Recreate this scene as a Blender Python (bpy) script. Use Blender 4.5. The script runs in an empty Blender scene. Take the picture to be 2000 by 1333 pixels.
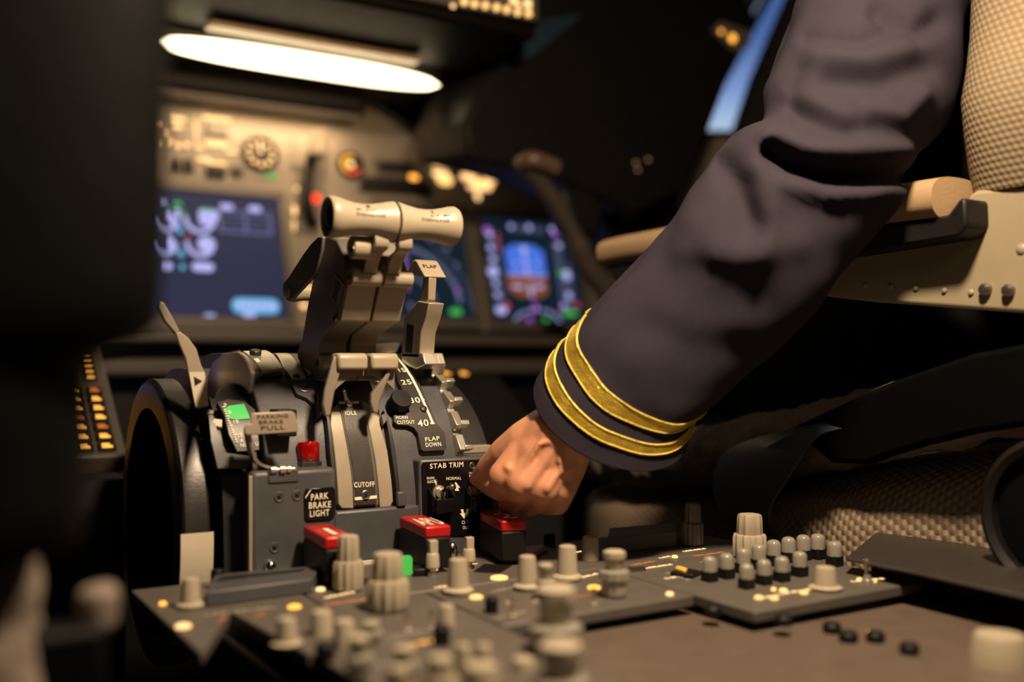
import bpy, bmesh, math, random
from mathutils import Vector, Matrix, noise
random.seed(7)
COL = bpy.context.scene.collection
PI = math.pi

# ------------------------------------------------------------------ camera
F = 1944.44                      # 35 mm lens on a 36 mm sensor, 2000 px wide
TH = math.radians(31.3)          # the camera looks 31.3 degrees to the right of the nose
SN, CS = math.sin(TH), math.cos(TH)
CAMZ = 0.84
HY = 710.0
FWD = Vector((SN, CS, 0)); RGT = Vector((CS, -SN, 0)); UP = Vector((0, 0, 1))
CAM = Vector((0, 0, CAMZ))
cam_data = bpy.data.cameras.new('camera')
cam = bpy.data.objects.new('camera', cam_data); COL.objects.link(cam)
cam.location = CAM
cam.rotation_euler = (PI / 2, 0, -TH)
cam_data.lens = 35; cam_data.sensor_width = 36
cam_data.shift_y = (HY - 666.5) / 2000
cam_data.clip_start = 0.02; cam_data.clip_end = 100
cam_data.dof.use_dof = True
cam_data.dof.focus_distance = 0.735
cam_data.dof.aperture_fstop = 2.3
bpy.context.scene.camera = cam

# ------------------------------------------------------------------ sky seen through the window, lamps, exposure
sc = bpy.context.scene
sc.view_settings.view_transform = 'Standard'
sc.view_settings.look = 'None'
sc.view_settings.gamma = 1
sc.view_settings.exposure = 0.0
world = bpy.data.worlds.new('dusk_sky'); sc.world = world
world.use_nodes = True
wn = world.node_tree; wn.nodes.clear()
tc = wn.nodes.new('ShaderNodeTexCoord'); sep = wn.nodes.new('ShaderNodeSeparateXYZ')
rmp = wn.nodes.new('ShaderNodeValToRGB'); bg = wn.nodes.new('ShaderNodeBackground'); out = wn.nodes.new('ShaderNodeOutputWorld')
wn.links.new(tc.outputs['Generated'], sep.inputs[0]); wn.links.new(sep.outputs['Z'], rmp.inputs[0])
wn.links.new(rmp.outputs[0], bg.inputs[0]); wn.links.new(bg.outputs[0], out.inputs[0])
els = rmp.color_ramp.elements
els[0].position = 0.0; els[0].color = (0.62, 0.78, 1.0, 1)
els[1].position = 0.45; els[1].color = (0.03, 0.07, 0.2, 1)
for p, c in ((0.225, (0.60, 0.78, 1.0, 1)), (0.255, (0.30, 0.45, 0.85, 1)), (0.30, (0.10, 0.19, 0.48, 1)), (0.36, (0.055, 0.12, 0.33, 1))):
    e = els.new(p); e.color = c
bg.inputs[1].default_value = 0.85

def lamp(name, kind, loc, target, energy, color, size):
    d = bpy.data.lights.new(name, kind); d.energy = energy; d.color = color
    if kind == 'SPOT': d.spot_size = math.radians(46); d.spot_blend = .55; d.shadow_soft_size = size
    elif kind == 'AREA' and isinstance(size, tuple): d.shape = 'RECTANGLE'; d.size, d.size_y = size
    elif kind == 'AREA': d.shape = 'DISK'; d.size = size
    else: d.shadow_soft_size = size
    o = bpy.data.objects.new(name, d); COL.objects.link(o)
    o.location = loc
    o.rotation_euler = (Vector(target) - Vector(loc)).to_track_quat('-Z', 'Y').to_euler()
    return o
WARM = (1.0, 0.74, 0.48)
lamp('dome_light', 'AREA', (0.335, 0.25, 1.30), (0.37, 0.58, 0.82), 8.8, WARM, 0.07)
lamp('fill_light', 'AREA', (0.04, -0.55, 1.45), (0.22, 0.7, 0.80), 0.45, WARM, 0.25)  # unseen soft fill aft of the camera, added to lift the dark faces


# ------------------------------------------------------------------ pixel rays (2000 x 1333) onto real planes
def ray(px, py): return FWD + RGT * ((px - 1000) / F) + UP * ((HY - py) / F)
def W(px, py, t): return CAM + ray(px, py) * t
def hit(px, py, p0, n):
    r = ray(px, py); return CAM + r * ((p0 - CAM).dot(n) / r.dot(n))
def AX(px, py, x): return hit(px, py, Vector((x, 0, 0)), Vector((1, 0, 0)))
def AY(px, py, y): return hit(px, py, Vector((0, y, 0)), Vector((0, 1, 0)))
def AZ(px, py, z=0.70): return hit(px, py, Vector((0, 0, z)), Vector((0, 0, 1)))
def depth(p): return (p - CAM).dot(FWD)
def proj(p):
    d = p - CAM; t = d.dot(FWD)
    return (1000 + F * d.dot(RGT) / t, HY - F * d.z / t)

# ------------------------------------------------------------------ materials
MATS = {}
def mat(name, col, rough=0.5, metal=0.0, emit=0.0, noise_amt=0.15, scale=60.0, bump=0.0, bscale=400.0, coat=0.0,
        trans=0.0, spec=None, sheen=0.0, sss=0.0, stretch=None, aniso=0.0):
    if name in MATS: return MATS[name]
    m = bpy.data.materials.new(name); m.use_nodes = True; MATS[name] = m
    nt = m.node_tree; b = nt.nodes['Principled BSDF']
    c4 = (*col, 1)
    b.inputs['Roughness'].default_value = rough; b.inputs['Metallic'].default_value = metal
    if spec is not None: b.inputs['Specular IOR Level'].default_value = spec
    b.inputs['Coat Weight'].default_value = coat
    b.inputs['Transmission Weight'].default_value = trans
    b.inputs['Sheen Weight'].default_value = sheen
    b.inputs['Anisotropic'].default_value = aniso
    if sss: b.inputs['Subsurface Weight'].default_value = sss; b.inputs['Subsurface Radius'].default_value = (1, .35, .2); b.inputs['Subsurface Scale'].default_value = 0.006
    if emit:
        b.inputs['Specular IOR Level'].default_value = 0.1
        b.inputs['Emission Color'].default_value = c4; b.inputs['Emission Strength'].default_value = emit
        b.inputs['Base Color'].default_value = (col[0] * .06, col[1] * .06, col[2] * .06, 1)
        return m
    co = nt.nodes.new('ShaderNodeTexCoord'); mp = nt.nodes.new('ShaderNodeMapping')
    if stretch: mp.inputs['Scale'].default_value = stretch
    nt.links.new(co.outputs['Object'], mp.inputs[0])
    n = nt.nodes.new('ShaderNodeTexNoise'); n.inputs['Scale'].default_value = scale; n.inputs['Detail'].default_value = 5
    nt.links.new(mp.outputs[0], n.inputs['Vector'])
    mx = nt.nodes.new('ShaderNodeMix'); mx.data_type = 'RGBA'
    k = noise_amt
    mx.inputs[6].default_value = tuple(c * (1 - k) for c in col) + (1,)
    mx.inputs[7].default_value = tuple(min(1, c * (1 + k)) for c in col) + (1,)
    nt.links.new(n.outputs[0], mx.inputs[0]); nt.links.new(mx.outputs[2], b.inputs['Base Color'])
    mr = nt.nodes.new('ShaderNodeMapRange'); mr.inputs[3].default_value = max(0, rough - .08); mr.inputs[4].default_value = min(1, rough + .08)
    nt.links.new(n.outputs[0], mr.inputs[0]); nt.links.new(mr.outputs[0], b.inputs['Roughness'])
    if bump:
        n2 = nt.nodes.new('ShaderNodeTexNoise'); n2.inputs['Scale'].default_value = bscale; n2.inputs['Detail'].default_value = 3
        bp = nt.nodes.new('ShaderNodeBump'); bp.inputs['Strength'].default_value = bump; bp.inputs['Distance'].default_value = 0.001
        nt.links.new(mp.outputs[0], n2.inputs['Vector']); nt.links.new(n2.outputs[0], bp.inputs['Height']); nt.links.new(bp.outputs[0], b.inputs['Normal'])
    return m

def weave_mat(name, col, pu, pv, strength=1.0):
    """woven cover: rows of raised dimples, from the surface's own UV laid out in metres"""
    m = bpy.data.materials.new(name); m.use_nodes = True
    nt = m.node_tree; b = nt.nodes['Principled BSDF']; b.inputs['Roughness'].default_value = 0.7
    uv = nt.nodes.new('ShaderNodeUVMap'); sp = nt.nodes.new('ShaderNodeSeparateXYZ'); nt.links.new(uv.outputs[0], sp.inputs[0])
    def mth(op, a, bb=None):
        n = nt.nodes.new('ShaderNodeMath'); n.operation = op
        for i, v in enumerate((a, bb)):
            if v is None: continue
            if isinstance(v, (int, float)): n.inputs[i].default_value = v
            else: nt.links.new(v, n.inputs[i])
        return n.outputs[0]
    v = mth('MULTIPLY', sp.outputs[1], 1 / pv); row = mth('FLOOR', v)
    u = mth('ADD', mth('MULTIPLY', sp.outputs[0], 1 / pu), mth('MULTIPLY', row, 0.5))
    fu = mth('SUBTRACT', mth('FRACT', u), 0.5); fv = mth('SUBTRACT', mth('FRACT', v), 0.5)
    d = mth('SQRT', mth('ADD', mth('MULTIPLY', fu, fu), mth('MULTIPLY', fv, fv)))
    h = mth('SUBTRACT', 1.0, mth('MULTIPLY', d, 1.9)); h = mth('MAXIMUM', h, 0.0)
    bp = nt.nodes.new('ShaderNodeBump'); bp.inputs['Strength'].default_value = strength; bp.inputs['Distance'].default_value = 0.003
    nt.links.new(h, bp.inputs['Height']); nt.links.new(bp.outputs[0], b.inputs['Normal'])
    mx = nt.nodes.new('ShaderNodeMix'); mx.data_type = 'RGBA'
    mx.inputs[6].default_value = tuple(c * .80 for c in col) + (1,); mx.inputs[7].default_value = (*col, 1)
    nt.links.new(mth('MULTIPLY', h, 1.8), mx.inputs[0]); mx.clamp_factor = True
    nt.links.new(mx.outputs[2], b.inputs['Base Color'])
    return m

M = dict(
    slate=mat('slate_paint', (.064, .066, .073), .42, noise_amt=.22, bump=.12, bscale=900),
    slate2=mat('slate_panel_paint', (.095, .085, .074), .5, noise_amt=.15, bump=.1, bscale=900),
    dark=mat('black_paint', (.012, .012, .013), .45, noise_amt=.3),
    gloss=mat('gloss_black_plate', (.005, .005, .006), .16, noise_amt=.3, bump=.05, bscale=250),
    plate=mat('dark_brown_placard', (.030, .026, .024), .42, noise_amt=.2, bump=.08, bscale=900),
    rubber=mat('satin_black_rubber', (.022, .020, .019), .38, noise_amt=.3, bump=.12, bscale=500),
    beige=mat('beige_lever_enamel', (.37, .315, .23), .38, noise_amt=.06, bump=.05, bscale=600),
    taupe=mat('taupe_metal_paint', (.26, .225, .185), .36, metal=.15, noise_amt=.1, bump=.04, bscale=900),
    taupe2=mat('bronze_guide_paint', (.33, .28, .215), .38, metal=.1, noise_amt=.1),
    leverside=mat('grey_lever_paint', (.20, .185, .17), .38, metal=.4, noise_amt=.1, bump=.05, bscale=700),
    steel=mat('brushed_steel', (.62, .57, .50), .30, metal=.75, noise_amt=.3, scale=40, stretch=(30, 1, 1), bump=.1, bscale=80),
    shroud=mat('polished_shroud_metal', (.30, .26, .21), .34, metal=.5, noise_amt=.5, scale=25),
    chrome=mat('chrome', (.75, .70, .62), .12, metal=1),
    screw=mat('screw_metal', (.22, .20, .18), .35, metal=.9, noise_amt=.3),
    white=mat('cream_lettering', (.85, .78, .62), .6, noise_amt=.02),
    ink=mat('dark_ink', (.06, .035, .025), .6),
    paper=mat('paper_label', (.60, .53, .41), .8, noise_amt=.05, bump=.1, bscale=300),
    green=mat('green_band', (.03, .50, .12), .45, noise_amt=.1),
    cream=mat('cream_knob', (.40, .35, .26), .42, noise_amt=.08),
    greyknob=mat('grey_knob', (.18, .165, .145), .45, noise_amt=.1),
    clear=mat('clear_acrylic', (.45, .43, .36), .15, trans=.45, noise_amt=.05),
    red=mat('red_translucent_cap', (.62, .010, .014), .32, trans=.3, noise_amt=.05, coat=.12),
    lampred=mat('red_lamp_lens', (.60, .006, .008), .14, trans=.6, noise_amt=.05, coat=.5),
    amber=mat('amber_legend', (1.0, .42, .06), emit=2.2),
    amberhot=mat('amber_lamp', (1.0, .56, .18), emit=1.8),
    orange=mat('orange_legend', (1.0, .25, .03), emit=.75),
    legend=mat('backlit_legend', (1.0, .58, .24), emit=1.9),
    dimlegend=mat('dim_legend', (1.0, .66, .38), emit=.45),
    greenlamp=mat('green_lamp_cap', (.14, .85, .12), emit=.55),
    redlamp=mat('red_pilot_lamp', (1.0, .06, .03), emit=1.8),
    panel=mat('tan_grey_panel', (.18, .155, .13), .5, noise_amt=.1, bump=.1, bscale=500),
    panel2=mat('brown_grey_bezel', (.075, .064, .055), .5, noise_amt=.1),
    screen=mat('navy_screen', (.022, .026, .062), emit=1.0),
    screen2=mat('dark_teal_screen', (.006, .014, .024), emit=1.0),
    lilac=mat('lilac_symbols', (.50, .50, .95), emit=.95),
    dimlilac=mat('dim_lilac_symbols', (.14, .14, .30), emit=.9),
    cyan=mat('cyan_symbols', (.16, .50, .85), emit=.9),
    sgreen=mat('green_symbols', (.08, .55, .10), emit=.8),
    magenta=mat('magenta_symbols', (.50, .14, .70), emit=.9),
    sblue=mat('sky_blue_field', (.075, .19, .80), emit=.9),
    sbrown=mat('ground_brown_field', (.25, .075, .030), emit=.9),
    sred=mat('red_symbols', (.55, .05, .10), emit=.9),
    tape=mat('tape_grey_symbols', (.055, .065, .12), emit=.9),
    tube=mat('lit_diffuser', (1.0, .80, .48), emit=6.0),
    glare=mat('glareshield_black', (.008, .007, .007), .55, spec=.2, noise_amt=.3),
    brown=mat('glossy_dark_hood', (.006, .004, .0025), .55, spec=.12, noise_amt=.2),
    leather=mat('black_leather', (.0016, .0018, .0024), .6, spec=.12, noise_amt=.3, bump=.3, bscale=200),
    armpad=mat('cream_leather', (.36, .25, .145), .42, noise_amt=.08, bump=.25, bscale=500),
    seatpaint=mat('cream_seat_paint', (.30, .255, .175), .42, noise_amt=.06, bump=.05, bscale=700),
    fleece=mat('grey_sheepskin', (.21, .17, .14), .95, noise_amt=.45, scale=220, bump=1.0, bscale=450),
    skin=mat('skin', (.57, .265, .155), .46, noise_amt=.22, scale=55, bump=.16, bscale=900, sss=.25),
    navy=mat('navy_wool', (.029, .0255, .036), .95, noise_amt=.12, scale=300, bump=.12, bscale=1500, spec=.06),
    gold=mat('gold_braid', (.78, .50, .07), .36, metal=.75, noise_amt=.45, scale=110, bump=.5, bscale=700),
    goldedge=mat('gold_braid_edging', (.95, .68, .18), .3, metal=.8, noise_amt=.35, scale=500, bump=.7, bscale=1800),
    trouser=mat('black_trousers', (.006, .006, .007), .9, noise_amt=.2, spec=.1), shade_black=mat('shade_sheet_black', (.0015, .0015, .0017), .9, spec=.05),
    belt=mat('navy_webbing', (.030, .042, .062), .5, noise_amt=.15, bump=.2, bscale=900),
    wall=mat('dark_liner', (.045, .040, .036), .7, noise_amt=.2),
    liner=mat('tan_side_liner', (.50, .42, .30), .6, noise_amt=.1),
    hair=mat('dark_hair', (.02, .014, .01), .6),
    deepdark=mat('matte_black_plastic', (.008, .007, .007), .5, spec=.25, noise_amt=.3),
    lidgrey=mat('dark_grey_lid', (.030, .026, .023), .5, noise_amt=.1),
    blank=mat('blank_plate_grey', (.115, .088, .070), .38, noise_amt=.12),
)
M['weave'] = weave_mat('cream_woven_cover', (.27, .21, .135), .0052, .0044, .30)
M['weave2'] = weave_mat('taupe_woven_cover', (.27, .205, .14), .0062, .0052, .6)

# ------------------------------------------------------------------ mesh building
class MB:
    def __init__(s): s.v = []; s.f = []; s.mi = []; s.cur = 0; s.uv = {}
    def add(s, vs, fs):
        o = len(s.v); s.v += [Vector(v) for v in vs]
        for f in fs: s.f.append([i + o for i in f]); s.mi.append(s.cur)
        return s
    def box(s, a, b, R=None, c=None):
        x0, y0, z0 = a; x1, y1, z1 = b
        vs = [Vector((x, y, z)) for x in (x0, x1) for y in (y0, y1) for z in (z0, z1)]
        if R is not None:
            c = Vector(c) if c is not None else (Vector(a) + Vector(b)) / 2
            vs = [c + R @ (v - c) for v in vs]
        return s.add(vs, [(0, 1, 3, 2), (4, 6, 7, 5), (0, 4, 5, 1), (2, 3, 7, 6), (0, 2, 6, 4), (1, 5, 7, 3)])
    def prism(s, pts, d):
        """closed outline (3-D points) pushed along vector d"""
        n = len(pts); d = Vector(d)
        vs = [Vector(p) for p in pts] + [Vector(p) + d for p in pts]
        fs = [tuple(range(n))[::-1], tuple(range(n, 2 * n))] + [(i, (i + 1) % n, n + (i + 1) % n, n + i) for i in range(n)]
        return s.add(vs, fs)
    def lathe(s, p0, axis, prof, seg=32, flute=0, fd=0.0):
        """prof: list of (distance along axis, radius)"""
        a = Vector(axis).normalized(); e1 = a.orthogonal().normalized(); e2 = a.cross(e1); p0 = Vector(p0)
        vs = []; fs = []
        for (h, r) in prof:
            for k in range(seg):
                th = 2 * PI * k / seg
                rr = r * (1 - fd * (0.5 + 0.5 * math.cos(th * flute))) if flute else r
                vs.append(p0 + a * h + (e1 * math.cos(th) + e2 * math.sin(th)) * rr)
        m = len(prof)
        for j in range(m - 1):
            for k in range(seg):
                k2 = (k + 1) % seg
                fs.append((j * seg + k, j * seg + k2, (j + 1) * seg + k2, (j + 1) * seg + k))
        fs.append(tuple(range(seg))[::-1]); fs.append(tuple(range((m - 1) * seg, m * seg)))
        return s.add(vs, fs)
    def cyl(s, p0, p1, r0, r1=None, seg=24):
        p0 = Vector(p0); p1 = Vector(p1); L = (p1 - p0).length
        return s.lathe(p0, p1 - p0, [(0, r0), (L, r0 if r1 is None else r1)], seg)
    def tube(s, pts, rad, seg=12, flat=1.0, up=None):
        pts = [Vector(p) for p in pts]; n = len(pts)
        if isinstance(rad, (int, float)): rad = [rad] * n
        vs = []; fs = []
        ref = Vector(up) if up is not None else None
        for i, p in enumerate(pts):
            t = (pts[min(i + 1, n - 1)] - pts[max(i - 1, 0)]).normalized()
            if ref is None: ref = t.orthogonal().normalized()
            e1 = (ref - t * ref.dot(t)).normalized(); e2 = t.cross(e1)
            if up is None: ref = e1
            for k in range(seg):
                th = 2 * PI * k / seg
                vs.append(p + (e1 * math.cos(th) * flat + e2 * math.sin(th)) * rad[i])
        for j in range(n - 1):
            for k in range(seg):
                k2 = (k + 1) % seg
                fs.append((j * seg + k, j * seg + k2, (j + 1) * seg + k2, (j + 1) * seg + k))
        fs.append(tuple(range(seg))[::-1]); fs.append(tuple(range((n - 1) * seg, n * seg)))
        return s.add(vs, fs)
    def ball(s, c, r, seg=16, scale=(1, 1, 1), R=None):
        c = Vector(c); rows = seg // 2; vs = []; fs = []
        for j in range(1, rows):
            ph = PI * j / rows
            for k in range(seg):
                th = 2 * PI * k / seg
                p = Vector((math.sin(ph) * math.cos(th) * scale[0], math.sin(ph) * math.sin(th) * scale[1], math.cos(ph) * scale[2])) * r
                if R is not None: p = R @ p
                vs.append(c + p)
        t = Vector((0, 0, scale[2] * r)); b = -t
        if R is not None: t = R @ t; b = R @ b
        vs += [c + t, c + b]; T = len(vs) - 2; B = T + 1
        for j in range(rows - 2):
            for k in range(seg):
                k2 = (k + 1) % seg
                fs.append((j * seg + k, (j + 1) * seg + k, (j + 1) * seg + k2, j * seg + k2))
        for k in range(seg):
            k2 = (k + 1) % seg
            fs.append((T, k, k2)); fs.append((B, (rows - 2) * seg + k2, (rows - 2) * seg + k))
        return s.add(vs, fs)
    def grid(s, rows, closed=False, caps=False):
        n = len(rows); m = len(rows[0]); vs = [p for r in rows for p in r]; fs = []
        for j in range(n - 1):
            for k in range(m if closed else m - 1):
                k2 = (k + 1) % m
                fs.append((j * m + k, j * m + k2, (j + 1) * m + k2, (j + 1) * m + k))
        if caps: fs.append(tuple(range(m))[::-1]); fs.append(tuple(range((n - 1) * m, n * m)))
        return s.add(vs, fs)

def wloc(o):
    p = Vector((0, 0, 0))
    while o is not None: p += o.location; o = o.parent
    return p
def ob(name, mb, material, parent=None, bevel=0.0, sharp=35, smooth=True, label=None, origin=None, seg=2, flip=True):
    me = bpy.data.meshes.new(name)
    base = wloc(parent) if parent is not None else Vector((0, 0, 0))
    loc = Vector(origin) - base if origin is not None else Vector((0, 0, 0))
    off = base + loc
    me.from_pydata([v - off for v in mb.v], [], mb.f)
    for m in (material if isinstance(material, (list, tuple)) else [material]): me.materials.append(m)
    for p, i in zip(me.polygons, mb.mi): p.material_index = i
    bm = bmesh.new(); bm.from_mesh(me); bmesh.ops.recalc_face_normals(bm, faces=bm.faces); bm.to_mesh(me); bm.free()
    if smooth:
        me.polygons.foreach_set('use_smooth', [True] * len(me.polygons)); me.set_sharp_from_angle(angle=math.radians(sharp))
    o = bpy.data.objects.new(name, me); COL.objects.link(o); o.location = loc
    if parent is not None: o.parent = parent
    if bevel:
        b = o.modifiers.new('edge', 'BEVEL'); b.width = bevel; b.segments = seg; b.limit_method = 'ANGLE'; b.angle_limit = math.radians(40); b.harden_normals = False
    if label: o['label'] = label
    return o
def thing(name, label, cat, loc=(0, 0, 0), group=None):
    o = bpy.data.objects.new(name, None); COL.objects.link(o); o.location = loc
    o.empty_display_size = .02
    o['label'] = label; o['category'] = cat
    if group: o['group'] = group
    return o
def tag(o, label, cat, group=None, kind=None):
    o['label'] = label; o['category'] = cat
    if group: o['group'] = group
    if kind: o['kind'] = kind
    return o
def struct(o): o['kind'] = 'structure'; return o
def setuv(o, fn):
    me = o.data; uv = me.uv_layers.new(name='UVMap')
    for l in me.loops: uv.data[l.index].uv = fn(me.vertices[l.vertex_index].co)

_tc = {}
def text_mesh(body):
    if body in _tc: return _tc[body]
    cu = bpy.data.curves.new('lettering', 'FONT'); cu.body = body; cu.size = 1; cu.space_character = 1.12; cu.offset = 0.012; cu.resolution_u = 3
    o = bpy.data.objects.new('lettering', cu); COL.objects.link(o)
    me = bpy.data.meshes.new_from_object(o.evaluated_get(bpy.context.evaluated_depsgraph_get()))
    vs = [v.co.copy() for v in me.vertices]; fs = [list(p.vertices) for p in me.polygons]
    bpy.data.objects.remove(o); bpy.data.curves.remove(cu); bpy.data.meshes.remove(me)
    x0 = min(v.x for v in vs); x1 = max(v.x for v in vs); y0 = min(v.y for v in vs); y1 = max(v.y for v in vs)
    r = ([((v.x - x0) / (x1 - x0), (v.y - y0) / (y1 - y0)) for v in vs], fs); _tc[body] = r
    return r
def text_on(mb, body, fn):
    """fn maps (u, v) in the unit box of the words to a 3-D point"""
    uv, fs = text_mesh(body); mb.add([fn(u, v) for u, v in uv], fs)
def text_px(mb, body, bl, br, h, hitf, lift=Vector((0, 0, 0)), lean=0.0):
    A = hitf(*bl); B = hitf(*br); T = hitf(bl[0] + lean, bl[1] - h)
    text_on(mb, body, lambda u, v: A + (B - A) * u + (T - A) * v + lift)
def catmull(pts, n=8):
    P = [pts[0]] + list(pts) + [pts[-1]]; res = []
    for i in range(1, len(P) - 2):
        for k in range(n):
            t = k / n; a, b, c, d = (Vector(q) for q in P[i - 1:i + 3])
            res.append(0.5 * ((2 * b) + (c - a) * t + (2 * a - 5 * b + 4 * c - d) * t * t + (3 * b - a - 3 * c + d) * t ** 3))
    res.append(Vector(P[-2])); return res
def screw_at(mb, p, n, r=.0028):
    """countersunk cross-head screw"""
    n = Vector(n).normalized(); p = Vector(p)
    mb.lathe(p, n, [(-.001, r), (.0004, r), (.0006, r * .85), (.0002, r * .7)], 16)
    e1 = n.orthogonal().normalized(); e2 = n.cross(e1)
    c = mb.cur; mb.cur = 1
    for a, b in ((e1, e2), (e2, e1)):
        q = [p + n * .0004 + a * (i * r * .5) + b * (j * r * .13) for i, j in ((-1, -1), (1, -1), (1, 1), (-1, 1))]
        mb.prism(q, n * .0005)
    mb.cur = c

# ================================================================== setting: flight deck shell
def room():
    struct(ob('floor', MB().box((-1.6, -1.6, -.05), (2.1, 2.6, 0)), M['wall']))
    struct(ob('ceiling', MB().box((-1.6, -1.6, 2.05), (2.1, 2.6, 2.1)), M['wall']))
    struct(ob('wall_left', MB().box((-1.65, -1.6, 0), (-1.6, 2.6, 2.05)), M['wall']))
    struct(ob('wall_back', MB().box((-1.6, -1.65, 0), (2.1, -1.6, 2.05)), M['wall']))
    struct(ob('wall_front', MB().box((-1.6, 2.05, 0), (1.45, 2.1, 2.05)), M['wall']))
    # right side wall with the side window cut out of it
    X = 1.42
    hole = [AX(1615, -150, X), AX(1498, -60, X), AX(1330, 262, X), AX(1437, 262, X), AX(1473, 158, X), AX(1530, 28, X), AX(1580, -80, X)]
    zt = max(p.z for p in hole); zb = min(p.z for p in hole)
    ya = min(p.y for p in hole); yb = max(p.y for p in hole)
    bm = bmesh.new()
    outer = [bm.verts.new((X, y, z)) for y, z in ((-1.6, 0), (2.6, 0), (2.6, 2.05), (-1.6, 2.05))]
    inner = [bm.verts.new(p) for p in hole]
    es = [bm.edges.new((outer[i], outer[(i + 1) % 4])) for i in range(4)] + [bm.edges.new((inner[i], inner[(i + 1) % len(inner)])) for i in range(len(inner))]
    bmesh.ops.triangle_fill(bm, edges=es, use_beauty=True)
    mb = MB(); bm.verts.index_update()
    mb.add([v.co.copy() for v in bm.verts], [[v.index for v in f.verts] for f in bm.faces])
    mb.add([v.co + Vector((.05, 0, 0)) for v in bm.verts], [[v.index for v in f.verts] for f in bm.faces])
    bm.free()
    w = struct(ob('wall_right', mb, M['wall'], smooth=False))
    fr = MB(); n = len(hole)
    for i in range(n):
        a, b = hole[i], hole[(i + 1) % n]
        fr.cyl(a + Vector((-.005, 0, 0)), b + Vector((-.005, 0, 0)), .007, seg=8)
    g = MB().prism([p + Vector((.02, 0, 0)) for p in hole], (.004, 0, 0))
    glass = mat('window_glass', (.95, .97, 1), .0, trans=1.0, noise_amt=0)
    win = struct(ob('window_1', g, glass))
    struct(ob('window_frame', fr, M['dark'], win))
    struct(ob('trim_1', MB().prism([AX(1383, 268, X - .02), AX(1436, 268, X - .02), AX(1420, 400, X - .02), AX(1300, 470, X - .02), AX(1310, 420, X - .02)], (.018, 0, 0)), M['liner'], bevel=.004))
room()

# ================================================================== throttle quadrant
PR = catmull([Vector((0, y, z)) for y, z in ((.655, .69), (.658, .742), (.664, .770), (.673, .795), (.686, .813), (.703, .828), (.724, .838), (.747, .8445),
              (.79, .848), (.835, .8445), (.88, .825), (.91, .79), (.92, .69))], 10)
SL = [0.0]
for i in range(1, len(PR)): SL.append(SL[-1] + (PR[i] - PR[i - 1]).length)
def prof_y(z):
    for i in range(1, 90):
        if PR[i].z >= z:
            k = (z - PR[i - 1].z) / max(1e-9, PR[i].z - PR[i - 1].z); return PR[i - 1].y + (PR[i].y - PR[i - 1].y) * k
    return .79
def D(x, s, h=0.0):
    i = 1
    while i < len(SL) - 1 and SL[i] < s: i += 1
    k = (s - SL[i - 1]) / (SL[i] - SL[i - 1])
    p = PR[i - 1].lerp(PR[i], k); t = PR[min(i + 1, len(PR) - 1)] - PR[max(i - 2, 0)]
    n = Vector((0, -t.z, t.y)).normalized()
    return Vector((x, p.y, p.z)) + n * h
def DN(s):
    return (D(0, s, 1.0) - D(0, s, 0)).normalized()
def dhit(px, py, h=0.0):
    if h:
        qx, qy = px, py
        for _ in range(4):
            x, s = dhit(qx, qy); P_ = proj(D(x, s, h)); qx += px - P_[0]; qy += py - P_[1]
        return dhit(qx, qy)
    r = ray(px, py); t = .55
    while t < 1.1:
        p = CAM + r * t
        if p.z < .8479 and p.y >= prof_y(p.z): break
        t += .0006
    z = p.z
    for i in range(1, len(PR)):
        if PR[i].z >= z or PR[i].y >= p.y and z > .844:
            k = max(0, min(1, (z - PR[i - 1].z) / max(1e-6, PR[i].z - PR[i - 1].z))) if PR[i].z - PR[i - 1].z > 1e-5 else 0
            if z > .843: k = max(0, min(1, (p.y - PR[i - 1].y) / max(1e-6, PR[i].y - PR[i - 1].y)))
            return (p.x, SL[i - 1] + (SL[i] - SL[i - 1]) * k)
    return (p.x, SL[80])
def drum_plate(mb, xs, h0, h1, step=.004, px=True):
    if px: xs = [dhit(*q, h1) for q in xs]
    bm = bmesh.new(); vs = [bm.verts.new((x, s, 0)) for x, s in xs]; bm.faces.new(vs)
    lo = min(s for _, s in xs); hi = max(s for _, s in xs); c = lo + step
    while c < hi - 1e-4:
        bmesh.ops.bisect_plane(bm, geom=bm.verts[:] + bm.edges[:] + bm.faces[:], plane_co=(0, c, 0), plane_no=(0, 1, 0)); c += step
    bm.verts.index_update(); n = len(bm.verts)
    V = [v.co.copy() for v in bm.verts]
    fs = [[v.index for v in f.verts] for f in bm.faces]
    fs2 = [[i + n for i in f][::-1] for f in fs]
    side = [(e.verts[0].index, e.verts[1].index, e.verts[1].index + n, e.verts[0].index + n) for e in bm.edges if len(e.link_faces) == 1]
    bm.free()
    mb.add([D(v.x, v.y, h1) for v in V] + [D(v.x, v.y, h0) for v in V], fs + fs2 + side)
    return mb
def drum_text(mb, body, bl, br, h, lift=.0009):
    a = dhit(*bl, lift); b = dhit(*br, lift); c = dhit(bl[0], bl[1] - h, lift)
    text_on(mb, body, lambda u, v: D(a[0] + (b[0] - a[0]) * u, a[1] + (b[1] - a[1]) * u + (c[1] - a[1]) * v, lift))
def screw(par, p, n, r, mats=None):
    m = MB(); screw_at(m, p, n, r); return ob('screw', m, mats or [M['screw'], M['dark']], par, origin=p)
def drum_screw(par, px, py, r=.003, lift=0.0):
    x, s = dhit(px, py, lift); screw(par, D(x, s, lift), DN(s), r)

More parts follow.
